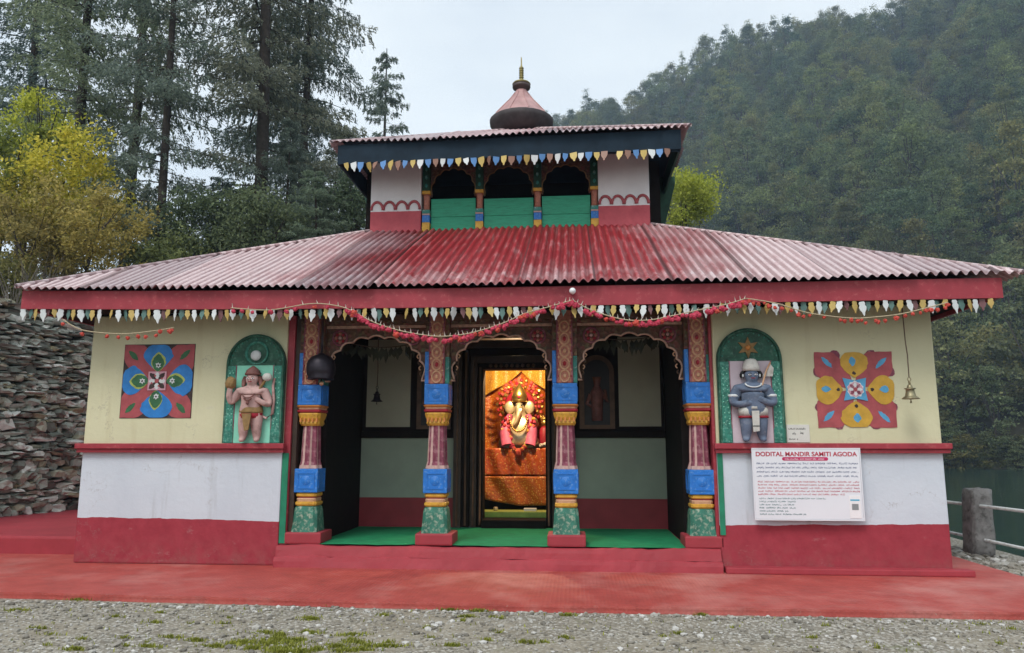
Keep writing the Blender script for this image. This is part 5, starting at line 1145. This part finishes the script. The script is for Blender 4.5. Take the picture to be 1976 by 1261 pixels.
# ------------------------------------------------------------------ dry-stone wall, railing, stones, grass
def stone_wall():
    b = MB(); z = -0.1; top = 3.45
    d = Vector((0.20, 1.0, 0)).normalized(); nrm = Vector((d.y, -d.x, 0)); y0, y1 = -3.5, 11.5; o = Vector((wall_x(y0), y0, 0)); Lt = (y1 - y0) / d.y
    while z < top:
        t = 0.0; hh = random.choice((.04, .06, .08, .11, .15)) * (1.0 if z < 2.3 else .8)
        while t < Lt:
            w = random.uniform(.07, .28) * (1.0 if random.random() < .88 else 1.7); h = hh * random.uniform(.62, 1.18); zz = z + random.uniform(-.035, .035); w = max(w, h * .8)
            lean = .10 * (3.4 - zz) / 3.4; pr = random.uniform(-.05, .08); nn = random.randint(5, 6); a0 = random.uniform(0, 6.3); tilt = random.gauss(0, .10)
            fr_, bk = [], []
            for q in range(nn):                       # an irregular rounded block
                an = a0 + 2 * pi * q / nn; sq = max(abs(cos(an)), abs(sin(an))) ** .75; u = .5 * w * .98 * cos(an) / sq * random.uniform(.84, 1.18); v = .5 * h * 1.0 * sin(an) / sq * random.uniform(.80, 1.25)
                u, v = u * cos(tilt) - v * sin(tilt), u * sin(tilt) + v * cos(tilt)
                for lst, out, k in ((fr_, pr + random.uniform(-.045, .03), .94), (bk, -.30, 1.0)):
                    p = o + d * (t + w / 2 + u * k) + nrm * (lean + out + .15); lst.append((p.x, p.y, zz + h / 2 + v * k))
            mids = []
            for q in range(nn):
                p = Vector(fr_[q]) * .5 + (Vector(bk[q]) * .5); p = Vector(fr_[q]).lerp(Vector(bk[q]), .12) + Vector((0, 0, 0)); c_ = Vector((sum(x[0] for x in bk) / nn, sum(x[1] for x in bk) / nn, sum(x[2] for x in bk) / nn)); p = p + (Vector(bk[q]) - c_) * .06; mids.append(p[:])
            c0 = o + d * (t + w * random.uniform(.35, .65)) + nrm * (lean + pr + .15 + random.uniform(-.02, .03)); c0.z = zz + h * random.uniform(.35, .65)
            b.add(fr_ + mids + bk + [c0[:]], [(q, (q + 1) % nn, 3 * nn) for q in range(nn)] + [(q + nn, (q + 1) % nn + nn, (q + 1) % nn, q) for q in range(nn)] + [(q + 2 * nn, (q + 1) % nn + 2 * nn, (q + 1) % nn + nn, q + nn) for q in range(nn)], 'dry_stone'); t += w * .84
        z += hh * .74
    # dark earth core behind the stones
    p0 = o - nrm * .02; p1 = o + d * Lt - nrm * .02; p2 = p1 - nrm * .6; p3 = p0 - nrm * .6
    b.add([(p.x, p.y, zz) for zz in (-.1, 3.36) for p in (p0, p1, p2, p3)], [(0, 1, 5, 4), (1, 2, 6, 5), (2, 3, 7, 6), (3, 0, 4, 7), (4, 5, 6, 7)], 'core_earth')
    return b.build('stone_wall')
paint('core_earth', (0.07, 0.065, 0.055), 0.95, 0.3, 5)
tag(stone_wall(), 'tall grey dry stone retaining wall beside the left end of the temple', 'stone wall')
RL = empty('railing', (5.67, 1.8, -.06)); tag(RL, 'lakeside railing of white pipes on a thick weathered concrete post', 'railing')
def post(x, y):
    b = bmesh.new(); bmesh.ops.create_cube(b, size=1); bmesh.ops.subdivide_edges(b, edges=b.edges[:], cuts=5, use_grid_fill=True)
    for v in b.verts:
        t = v.co.z + .5; w = .135 - .018 * t; v.co = Vector((v.co.x * 2 * w + .05 * t, v.co.y * 2 * w, t * .80)) 
        k = 1 if t < .98 else .9; v.co.x += random.gauss(0, .007); v.co.y += random.gauss(0, .007)
        if t > .98 and random.random() < .4: v.co.z -= random.uniform(0, .03)
    bmesh.ops.bevel(b, geom=[e for e in b.edges if e.calc_face_angle(0) > .9], offset=.016, segments=2, affect='EDGES')
    m = MB(); m.bm(b, 'post_stone', True); o = m.build('post', RL); o.location = (x, y, 0); return o
post(0, 0); post(.50, -3.0); post(-.38, 2.9)
m = MB(); m.tube([(-.40, 3.0, .60), (-.02, .02, .60), (.10, -.5, .595), (.50, -3.0, .58)], .020, 'white_pipe', 8); m.build('rail', RL)
m = MB(); m.tube([(-.36, 3.0, .26), (0, .02, .205), (.06, -.4, .195), (.50, -3.0, .12)], .018, 'white_pipe', 8); m.build('rail', RL)

# loose pebbles on the gravel and stones along the forecourt edge
def pebbles():
    V = []; F = []; base = None
    b = bmesh.new(); bmesh.ops.create_icosphere(b, subdivisions=1, radius=1); bv = np.array([v.co[:] for v in b.verts]); bf = np.array([[v.index for v in f.verts] for f in b.faces]); b.free()
    pts = []
    for _ in range(7500): 
        y = -1.80 - 2.2 * random.random() ** 1.2; pts.append((random.uniform(-6, 5.2), y, random.uniform(.005, .015) * (1 if random.random() < .90 else 2.1)))
    for _ in range(700): x = random.uniform(-7, 5.2); pts.append((x, -1.76 - abs(random.gauss(0, .07)) + .05 * (x < -1), random.uniform(.008, .022)))
    for _ in range(420): y = random.uniform(-1.2, 4.5); pts.append((5.2 + abs(random.gauss(.28, .2)), y, random.uniform(.015, .055)))
    for i, (x, y, r) in enumerate(pts):
        s = np.array([random.uniform(.8, 1.3), random.uniform(.8, 1.3), random.uniform(.4, .75)]) * r; a = random.uniform(0, 6.3)
        q = bv * (1 + rng.uniform(-.18, .18, (len(bv), 1))) * s; q = np.stack([q[:, 0] * cos(a) - q[:, 1] * sin(a), q[:, 0] * sin(a) + q[:, 1] * cos(a), q[:, 2]], 1)
        V.append(q + np.array([x, y, float(ground_z(x, y)) + r * .25])); F.append(bf + i * len(bv))
    return np_mesh('pebbles', np.concatenate(V), np.concatenate(F), 'pebble_stone')
mm, t, b = new_mat('pebble_stone'); g = t.nodes.new('ShaderNodeNewGeometry')
t.links.new(ramp(t, g.outputs['Random Per Island'], [(0, (.13, .12, .10)), (.5, (.27, .25, .215)), (.85, (.38, .37, .34)), (1, (.55, .54, .52))]).outputs[0], b.inputs['Base Color']); b.inputs['Roughness'].default_value = .85
tag(pebbles(), kind='stuff')
def blades(pts, name, h0, h1):
    n = len(pts); pts = np.array(pts); h = rng.uniform(h0, h1, n); w = rng.uniform(.003, .006, n); a = rng.uniform(0, 2 * pi, n); ln = rng.uniform(.1, .9, n) * h; z = ground_z(pts[:, 0], pts[:, 1]) - .004
    dx, dy = np.cos(a), np.sin(a); V = np.zeros((n, 4, 3))
    V[:, 0] = np.stack([pts[:, 0] - dy * w, pts[:, 1] + dx * w, z], 1); V[:, 1] = np.stack([pts[:, 0] + dy * w, pts[:, 1] - dx * w, z], 1)
    V[:, 2] = np.stack([pts[:, 0] + dx * ln + dy * w * .3, pts[:, 1] + dy * ln - dx * w * .3, z + h], 1); V[:, 3] = np.stack([pts[:, 0] + dx * ln * .5 - dy * w, pts[:, 1] + dy * ln * .5 + dx * w, z + h * .6], 1)
    return np_mesh(name, V.reshape(-1, 3), np.arange(4 * n).reshape(n, 4), 'grass_blades')
pts = []
def patch(cx, cy, rx, ry, n):
    for _ in range(n):
        a = random.uniform(0, 2 * pi); r = abs(random.gauss(0, .5)); pts.append((cx + rx * r * cos(a), cy + ry * r * sin(a)))
gr = random.Random(3)
small_patches = tuple((gr.gauss(560, 115), 1261 - abs(gr.gauss(0, 20)), gr.uniform(.05, .17), gr.uniform(.02, .06), gr.randint(60, 260)) for _ in range(34)) + tuple((gr.uniform(0, 1976), gr.uniform(1185, 1258), gr.uniform(.03, .1), .02, gr.randint(10, 50)) for _ in range(40))
for px, py, rx, ry, n in small_patches + ((530, 1240, .4, .10, 500), (870, 1180, .14, .03, 260), (925, 1182, .12, .025, 240), (900, 1193, .10, .02, 150), (1050, 1178, .12, .025, 220), (1130, 1182, .16, .03, 320), (1095, 1190, .1, .02, 150), (1355, 1190, .06, .03, 180), (1270, 1180, .08, .015, 120), (600, 1197, .08, .03, 120), (1090, 1235, .07, .03, 110), (1010, 1245, .07, .03, 90), (870, 1252, .10, .03, 120), (300, 1205, .1, .03, 90), (150, 1160, .2, .03, 140), (30, 1180, .2, .05, 160), (740, 1190, .07, .02, 90), (1560, 1182, .2, .02, 140), (1800, 1186, .25, .02, 160), (420, 1160, .3, .02, 200), (640, 1172, .2, .02, 120)):
    q = atz(px, py, -.06); patch(q.x, q.y, rx, ry, n)
for _ in range(900): pts.append((random.uniform(-5, 5), -1.8 - 2 * random.random() ** 1.5))
tag(blades(pts, 'grass', .010, .034), kind='stuff')
# ------------------------------------------------------------------ trees
leafy('yellow_shore', (0.07, 0.075, 0.03), (0.20, 0.20, 0.07), transl=.3)
def leaf_quads(c, size, rg, up=0.4, asp=0.55, direc=None, curl=.25):
    """rhombic leaves at the points c, random facing with a lean to the sky"""
    n = len(c); size = np.broadcast_to(np.asarray(size, float), (n,)) * rg.uniform(.65, 1.35, n)
    d = rg.normal(size=(n, 3)) if direc is None else direc + rg.normal(size=(n, 3)) * .45
    d[:, 2] -= .15; d /= np.linalg.norm(d, axis=1, keepdims=True)
    nr = rg.normal(size=(n, 3)); nr[:, 2] += up; s = np.cross(d, nr); s /= np.linalg.norm(s, axis=1, keepdims=True) + 1e-9; u = np.cross(s, d)
    L = size[:, None]; V = np.zeros((n, 4, 3)); V[:, 0] = c - d * L * .5; V[:, 2] = c + d * L * .5 - u * L * curl * .5
    V[:, 1] = c + s * L * asp * .5 + u * L * curl * .3; V[:, 3] = c - s * L * asp * .5 + u * L * curl * .3
    return V.reshape(-1, 3)
def quads_of(V): return np.arange(len(V)).reshape(-1, 4)
def blob_points(rg, n_cl, per, rad, cl_r, squash=.8, hollow=.45, lean=(0, 0)):
    """leaf positions: clumps spread unevenly through a crown of radii rad"""
    P = []
    for _ in range(n_cl):
        v = rg.normal(size=3); v /= np.linalg.norm(v); r = hollow + (1 - hollow) * rg.random() ** .6
        r *= 1 + .22 * sin(v[0] * 5 + 1) * cos(v[2] * 4) + .12 * rg.normal()
        c = v * r * np.array(rad); k = int(per * rg.uniform(.5, 1.5)); q = rg.normal(size=(k, 3)) * cl_r * rg.uniform(.6, 1.25) * np.array([1, 1, squash]); P.append(c + q)
    return np.concatenate(P)
def limb_mesh(rg, H, r0, crown_c, rad, n=7, mat='bark', lean=0.0):
    m = MB(); top = Vector(crown_c); base = Vector((0, 0, 0)); P = []
    for k in range(6):
        t = k / 5; P.append(base.lerp(top, t) + Vector((lean * sin(t * 3) + rg.normal() * r0 * .4 * (k > 0), rg.normal() * r0 * .4 * (k > 0), 0)))
    m.tube(P, [r0 * (1.25 - .85 * k / 5) for k in range(6)], mat, 9)
    for _ in range(n):
        t = rg.uniform(.45, .95); a = base.lerp(top, t); v = Vector(rg.normal(size=3)); v.z = abs(v.z) * .7 + .2; v.normalize(); e = top + Vector((v.x * rad[0], v.y * rad[1], v.z * rad[2])) * .8
        m.tube([a, a.lerp(e, .5) + Vector((0, 0, -.05 * rad[2])), e], [r0 * .42, r0 * .26, r0 * .08], mat, 6)
    return m
def broadleaf(name, base, crown_c, rad, leafmat, label, seed, n_cl=60, per=130, cl_r=.35, leaf=.16, trunk_r=.12, cat='tree', group=None, bark='bark', hollow=.4):
    rg = np.random.default_rng(seed); base = Vector(base); cc = Vector(crown_c) - base
    t = empty(name, base); tag(t, label, cat, group)
    limb_mesh(rg, cc.z, trunk_r, cc, rad, mat=bark).build('trunk', t)
    P = blob_points(rg, n_cl, per, rad, cl_r, hollow=hollow) + np.array(cc); V = leaf_quads(P, leaf, rg, up=1.3); np_mesh('crown', V, quads_of(V), leafmat, t); return t
# --- spruces: whorled, drooping branches set with sprays of needles, with gaps
def spruce_meshes(seed, H=26, Lmax=4.2, gaps=.25, bare=.16, dens=1.0, trunk_r=.30, droop=.35, step=.62, needle=.15):
    rg = np.random.default_rng(seed); C = []; D = []; m = MB(); bend = rg.normal(size=2) * .35
    def tx(z): t = z / H; return np.array([bend[0] * t * t * 2, bend[1] * t * t * 2, z])
    m.tube([tx(H * k / 9) for k in range(10)], [trunk_r * (1.08 - k / 9 * .98) for k in range(10)], 'bark', 9)
    z = H * bare
    while z < H * .985:
        t = z / H; nb = rg.integers(4, 7) if t < .9 else 4; a0 = rg.uniform(0, 6.28)
        for k in range(nb):
            if rg.random() < gaps * (1.3 - t): continue
            a = a0 + 2 * pi * k / nb + rg.normal() * .25; L = Lmax * ((1 - t) ** .72) * rg.uniform(.55, 1.15) + .25
            if t < .35: L *= .55 + t * 1.3
            o = tx(z + rg.normal() * .12); rise = rg.uniform(-.05, .30) * (1 if t > .4 else .4); hd = np.array([cos(a), sin(a), 0]); sd = np.array([-sin(a), cos(a), 0])
            ns = max(4, int(L / .30)); pts = []
            for q in range(ns + 1):
                s = q / ns; pts.append(o + hd * L * s + np.array([0, 0, L * (rise * s - droop * s * s + .16 * s ** 4)]) + sd * .1 * L * sin(s * 2 + a))
            m.tube(pts[::max(1, ns // 4)] if ns >= 8 else [pts[0], pts[ns // 2], pts[-1]], [max(.006, .045 * L / 4 * (1 - .85 * i / max(1, len(pts[::max(1, ns // 4)] if ns >= 8 else [0, 0, 0]) - 1))) for i in range(len(pts[::max(1, ns // 4)] if ns >= 8 else [0, 0, 0]))], 'bark', 4)
            for q in range(1, ns + 1):
                s = q / ns; tw = L * .26 * (1 - .55 * s) * (.4 + s) ** .5 + .10; nn = int(dens * (15 + tw * 40))
                if rg.random() < .16: continue
                for sg in (-1, 1):
                    u = rg.random(nn) ** .8; p = pts[q] + np.outer(u * tw, sd * sg + hd * .55) + np.outer(u * u * tw, [0, 0, -.45]) + rg.normal(size=(nn, 3)) * .045
                    p[:, 2] -= rg.random(nn) ** 1.5 * .20
                    C.append(p); D.append(np.tile(sd * sg * .7 + hd * .5 + np.array([0, 0, -.55]), (nn, 1)))
        z += step * rg.uniform(.7, 1.3) * (1.0 if t < .8 else .7)
    C = np.concatenate(C); D = np.concatenate(D); V = leaf_quads(C, needle, rg, up=1.0, asp=.30, direc=D, curl=.12); print('spruce', len(C))
    tr = m.build('trunk'); tm = tr.data; bpy.data.objects.remove(tr)
    return tm, np_mesh('crown', V, quads_of(V), 'spruce_needles', parent='mesh')
SP = [spruce_meshes(21, 27, 3.9, .22, .12, trunk_r=.18, step=.70), spruce_meshes(22, 29, 4.4, .27, .11, trunk_r=.25, step=.75), spruce_meshes(23, 25, 4.5, .20, .08, 1.15, trunk_r=.22, step=.72), spruce_meshes(24, 24, 3.3, .34, .14, 1.0, .16, step=.75)]
def spruce(k, base, h, rot, label, wide=1.0):
    t = empty('spruce_tree', base); tag(t, label, 'spruce tree'); H = (27, 29, 25, 24, 20, 16, 14)[k]; s = h / H; t.scale = (s * wide, s * wide, s); t.rotation_euler = (random.gauss(0, .015), random.gauss(0, .015), rot)
    link(bpy.data.objects.new('trunk', SP[k][0]), t); link(bpy.data.objects.new('crown', SP[k][1]), t); return t
def gpt(px, Yv):
    x = at(px, 600, Yv).x; return Vector((x, Yv, float(ground_z(x, Yv)) - .15))
spruce(1, gpt(495, 16.5), 30, .4, 'huge dark spruce with the thickest trunk, rising behind the left roof slope')
spruce(3, gpt(300, 13.5), 24, 1.9, 'slim spruce with a bare dark trunk and open gaps of sky', .9)
spruce(0, gpt(125, 16), 29, 3.0, 'tall spruce rising straight behind the upper yellow crown at far left')
spruce(1, gpt(232, 20), 31, 5.1, 'tall spruce between the yellow crown and the slim bare trunk', .85)
spruce(2, gpt(568, 20), 30, 2.2, 'broad dense spruce at the right end of the grove, its side against the open sky', .72)
spruce(2, gpt(30, 22), 27, 4.0, 'spruce at the left edge of the photo, its branches reaching in at the top corner')
spruce(0, gpt(555, 29), 37, 1.3, 'rear spruce showing between the thick trunk and the dense right hand spruce', .9)
SP.append(spruce_meshes(31, 20, 3.4, .34, .12, .8, .22, .22, .75, .20))
SP.append(spruce_meshes(33, 16, 3.9, .10, .03, 1.15, .18, .28, .55, .15)); SP.append(spruce_meshes(34, 14, 3.6, .14, .03, 1.1, .16, .36, .55, .15))
d_ = at(725, 95, 52); b_ = gpt(725, 52); spruce(4, b_, d_.z - b_.z, .6, 'lone small spruce with an open crown standing against the sky left of the tower', 1.0)
SPN = bpy.data.objects

def crown(name, px, py, Yv, wpx, hpx, leafmat, label, seed, n_cl, per, clr, leaf, cat='tree', tr=.10, bark='bark', hollow=.4, base=None):
    c = at(px, py, Yv); k = (c - CAM_POS).length / FPX; rad = (wpx * k / 2, wpx * k / 2 * .9, hpx * k / 2)
    b = Vector((c.x, c.y, float(ground_z(c.x, c.y)) - .1)) if base is None else base
    return broadleaf(name, b, c, rad, leafmat, label, seed, n_cl, per, clr, leaf, tr, cat, None, bark, hollow)
crown('deciduous_tree', 90, 255, 13.5, 110, 170, 'lime_leaves', 'slender yellow green tree top standing above the bushes at far left', 41, 22, 130, .24, .13)
crown('deciduous_tree', 120, 345, 12.0, 190, 130, 'lime_leaves', 'bright lime yellow tree in the middle of the left bushes', 42, 36, 150, .24, .13)
crown('deciduous_tree', 15, 330, 11.5, 120, 180, 'yellow_leaves', 'yellow leaved tree cut by the left edge of the photo', 43, 28, 150, .24, .13)
crown('bush', 175, 450, 10.5, 220, 170, 'rust_leaves', 'rusty orange bush under the lime tree, next to the roof end', 44, 46, 150, .20, .105, 'bush', .06)
crown('bush', 50, 470, 9.5, 190, 160, 'rust_leaves', 'brown and yellow bush above the stone wall at the left edge', 45, 44, 150, .20, .10, 'bush', .06)
crown('bush', 100, 420, 11.2, 170, 110, 'yellow_leaves', 'yellow bush between the lime tree and the rusty bushes', 46, 36, 170, .25, .12, 'bush', .06)
def topped(k, px, py, Yv, rot, label, wide=1.0):
    b = gpt(px, Yv); return spruce(k, b, at(px, py, Yv).z - b.z, rot, label, wide)
topped(5, 545, 235, 15.5, .3, 'full young spruce with foliage to the ground, in front of the thick trunk', 1.15)
topped(6, 620, 235, 17.0, 2.1, 'full spruce whose branches brush the tower wall and eave', 1.1)
topped(6, 430, 330, 14.0, 4.2, 'lower full spruce just behind the middle of the left roof slope', 1.35)
topped(5, 610, 330, 13.2, 5.0, 'lowest full spruce, close behind the upper left roof slope', 1.5)
crown('evergreen_tree', 400, 455, 13.2, 150, 130, 'oak_leaves', 'dark green leafy tree behind the left roof slope below the slim trunk', 47, 30, 170, .26, .12, tr=.12, hollow=.5)
crown('evergreen_tree', 500, 430, 12.6, 150, 120, 'oak_leaves', 'olive leafy tree between the two lower spruces', 48, 30, 170, .26, .12, tr=.12, hollow=.5)
crown('evergreen_tree', 690, 400, 13.6, 90, 130, 'oak_leaves', 'green leafy tree touching the left wall of the tower', 49, 24, 170, .24, .12, tr=.1, hollow=.5)
crown('bush', 5, 545, 8.9, 90, 110, 'rust_leaves', 'dull brown bush at the very edge of the photo just over the stone wall', 55, 20, 170, .2, .10, 'bush', .04)
crown('evergreen_tree', 330, 500, 12.5, 130, 90, 'oak_leaves', 'low dark leafy shrub just above the left roof slope', 50, 26, 190, .26, .13, tr=.08)
b = Vector((at(1318, 400, 24).x, 24, -2)); crown('deciduous_tree', 1324, 388, 24, 104, 128, 'lime_leaves', 'bright yellow green tree just right of the tower wall', 52, 34, 190, .30, .14, base=b)
# bare twigs at the left above the wall
for i, px in enumerate((25, 70, 110)):
    rg = np.random.default_rng(60 + i); b = gpt(px, 8.2 + .4 * i); s_ = empty('bare_shrub', b); tag(s_, ('leafless twiggy shrub at the extreme left above the wall', 'leafless twiggy shrub in the middle of three above the wall', 'leafless twiggy shrub nearest the roof end above the wall')[i], 'shrub'); m = MB()
    for q in range(26):
        a = rg.uniform(0, 6.28); L = rg.uniform(.6, 1.5); e = Vector((cos(a) * L * .35, sin(a) * L * .35, L)); m.tube([(0, 0, 0), e * .5 + Vector((rg.normal() * .05, 0, 0)), e, e * 1.12 + Vector((rg.normal() * .1, rg.normal() * .1, 0))], [.011, .008, .005, .002], 'bark_pale', 4)
    m.build('stems', s_)

# --- the forest on the far shore: six kinds of crown, the nearest trees as things of their own, the rest as one mass
def forest_mesh(seed, H, R, n_cl, per, leaf, conic=0.0):
    rg = np.random.default_rng(seed); P = []
    for _ in range(n_cl):
        v = rg.normal(size=3); v /= np.linalg.norm(v); v[2] = abs(v[2]) * (1 if rg.random() < .72 else -.8); r = .62 + .38 * rg.random() ** .5
        zz = v[2] * r; w = 1 - conic * max(0, zz); c = np.array([v[0] * r * R * w, v[1] * r * R * w, H * .46 + zz * H * .50]); k = int(per * rg.uniform(.5, 1.5))
        P.append(c + rg.normal(size=(k, 3)) * R * .19 * np.array([1, 1, .30]) - np.outer(np.zeros(k), [0, 0, 0]))
    P = np.concatenate(P); V = leaf_quads(P, leaf, rg, up=2.0, asp=.7)
    m = MB(); m.tube([(0, 0, -1.5), (.1, 0, H * .3), (0, .1, H * .75)], [.20, .15, .05], 'bark', 5)
    for q in range(4): a = rg.uniform(0, 6.28); m.tube([(0, 0, H * .35), (cos(a) * R * .4, sin(a) * R * .4, H * .6), (cos(a) * R * .7, sin(a) * R * .7, H * .75)], [.1, .06, .02], 'bark', 4)
    nv = len(m.v); tv = np.array(m.v); tris = []
    tq = np.array([f if len(f) == 4 else None for f in m.f if len(f) == 4]); VV = np.concatenate([tv, V]); Q = np.concatenate([tq, quads_of(V) + nv])
    mi = np.concatenate([np.ones(len(tq), np.int32), np.zeros(len(V) // 4, np.int32)])
    return np_mesh('forest_tree', VV, Q, None, parent='mesh', mats=['hill_leaves', 'bark'], midx=mi)
FM = [forest_mesh(71, 11, 4.2, 34, 66, .38, .5), forest_mesh(72, 13, 3.8, 34, 62, .38, .7), forest_mesh(73, 10, 4.6, 36, 66, .40, .35), forest_mesh(74, 17, 3.4, 38, 60, .37, .9), forest_mesh(75, 13, 3.7, 34, 62, .38, .75), forest_mesh(76, 15, 3.2, 34, 58, .36, .9)]
spots = []; fr = random.Random(5); r = R0 + 1.5
while r < R1 + 14:
    step = 4.9 + 1.7 * (r - R0) / (R1 - R0); az = radians(-11)
    while az < radians(62):
        a = az + fr.uniform(-.5, .5) * step / r; rr = r + fr.uniform(-.5, .5) * step; az += step * 1.05 / r
        if fr.random() < .04: continue
        z = float(hill_z(np.array(a), np.array(rr))); p = (CAM_POS.x + rr * sin(a), CAM_POS.y + rr * cos(a), z)
        if rr > R1 + 8 and fr.random() < .4: continue
        spots.append((p, fr.randrange(6), fr.uniform(.62, 1.32), fr.uniform(0, 6.28), rr))
    r += step * .9
def shows(p, s):
    x, y, d = proj((p[0], p[1], p[2] + 6 * s))
    if not (-10 < x < 1990 and -40 < y < 900): return False
    if x < 1070: return False
    if x < 1300: return y < 240 if x < 1335 else y < 430
    if x < 1800: return y < 432 + (x - 1270) * .125
    return not (505 < y < 590 and x < 1940)
cand = sorted([q for q in spots if shows(q[0], q[2])], key=lambda q: (Vector(q[0]) - CAM_POS).length / q[2]); near = set(id(q) for q in cand[:250])
for q in spots:
    if id(q) in near:
        o = link(bpy.data.objects.new('forest_tree', FM[q[1]])); o.location = q[0]; s = q[2]; o.scale = (s * fr.uniform(.85, 1.15), s * fr.uniform(.85, 1.15), s * fr.uniform(.85, 1.2)); o.rotation_euler = (0, 0, q[3])
        tag(o, 'round crowned green forest tree growing on the wooded slope across the lake', 'tree', 'trees on the lower slope across the lake')
rest = [q for q in spots if id(q) not in near]
V = []; Q = []; MI = []; TN = []; off = 0
cache = []
for me in FM:
    a = np.zeros(len(me.vertices) * 3, np.float32); me.vertices.foreach_get('co', a); l = np.zeros(len(me.loops), np.int32); me.loops.foreach_get('vertex_index', l); k = np.zeros(len(me.polygons), np.int32); me.polygons.foreach_get('material_index', k); cache.append((a.reshape(-1, 3), l.reshape(-1, 4), k))
for p, k, s, rot, rr in rest:
    a, l, mi = cache[k]; c_, s_ = cos(rot), sin(rot); sx, sz = s * fr.uniform(.85, 1.15), s * fr.uniform(.85, 1.2)
    b = np.stack([(a[:, 0] * c_ - a[:, 1] * s_) * sx, (a[:, 0] * s_ + a[:, 1] * c_) * sx, a[:, 2] * sz], 1) + np.array(p); V.append(b); Q.append(l + off); MI.append(mi); TN.append(np.full(len(a), fr.uniform(.002, 1.0), np.float32)); off += len(a)
fo = np_mesh('forest', np.concatenate(V), np.concatenate(Q), None, mats=['hill_leaves', 'bark'], midx=np.concatenate(MI)); tag(fo, kind='stuff')
fo.data.attributes.new('tree_tone', 'FLOAT', 'POINT').data.foreach_set('value', np.concatenate(TN))
print('FOREST', len(spots), 'things', len(near), 'faces', sum(len(q) for q in Q))
SHM = FM[0].copy(); SHM.materials[0] = MATS['yellow_shore']
# shrubs along the far waterline, paler than the trees behind
for i in range(56):
    a = radians(15 + i * .27 + fr.uniform(-.3, .3)); rr = R0 - 0.5 + fr.uniform(-2, 3); s = fr.uniform(.25, .55)
    o = link(bpy.data.objects.new('shore_bush', (SHM, FM[5], SHM)[i % 3])); o.location = (CAM_POS.x + rr * sin(a), CAM_POS.y + rr * cos(a), WATER_Z - 1.2); o.scale = (s * 1.25, s * 1.25, s * .95); o.rotation_euler = (0, 0, fr.uniform(0, 6))
    tag(o, 'low pale bush on the far waterline below the wooded slope', 'bush', 'bushes along the far waterline')
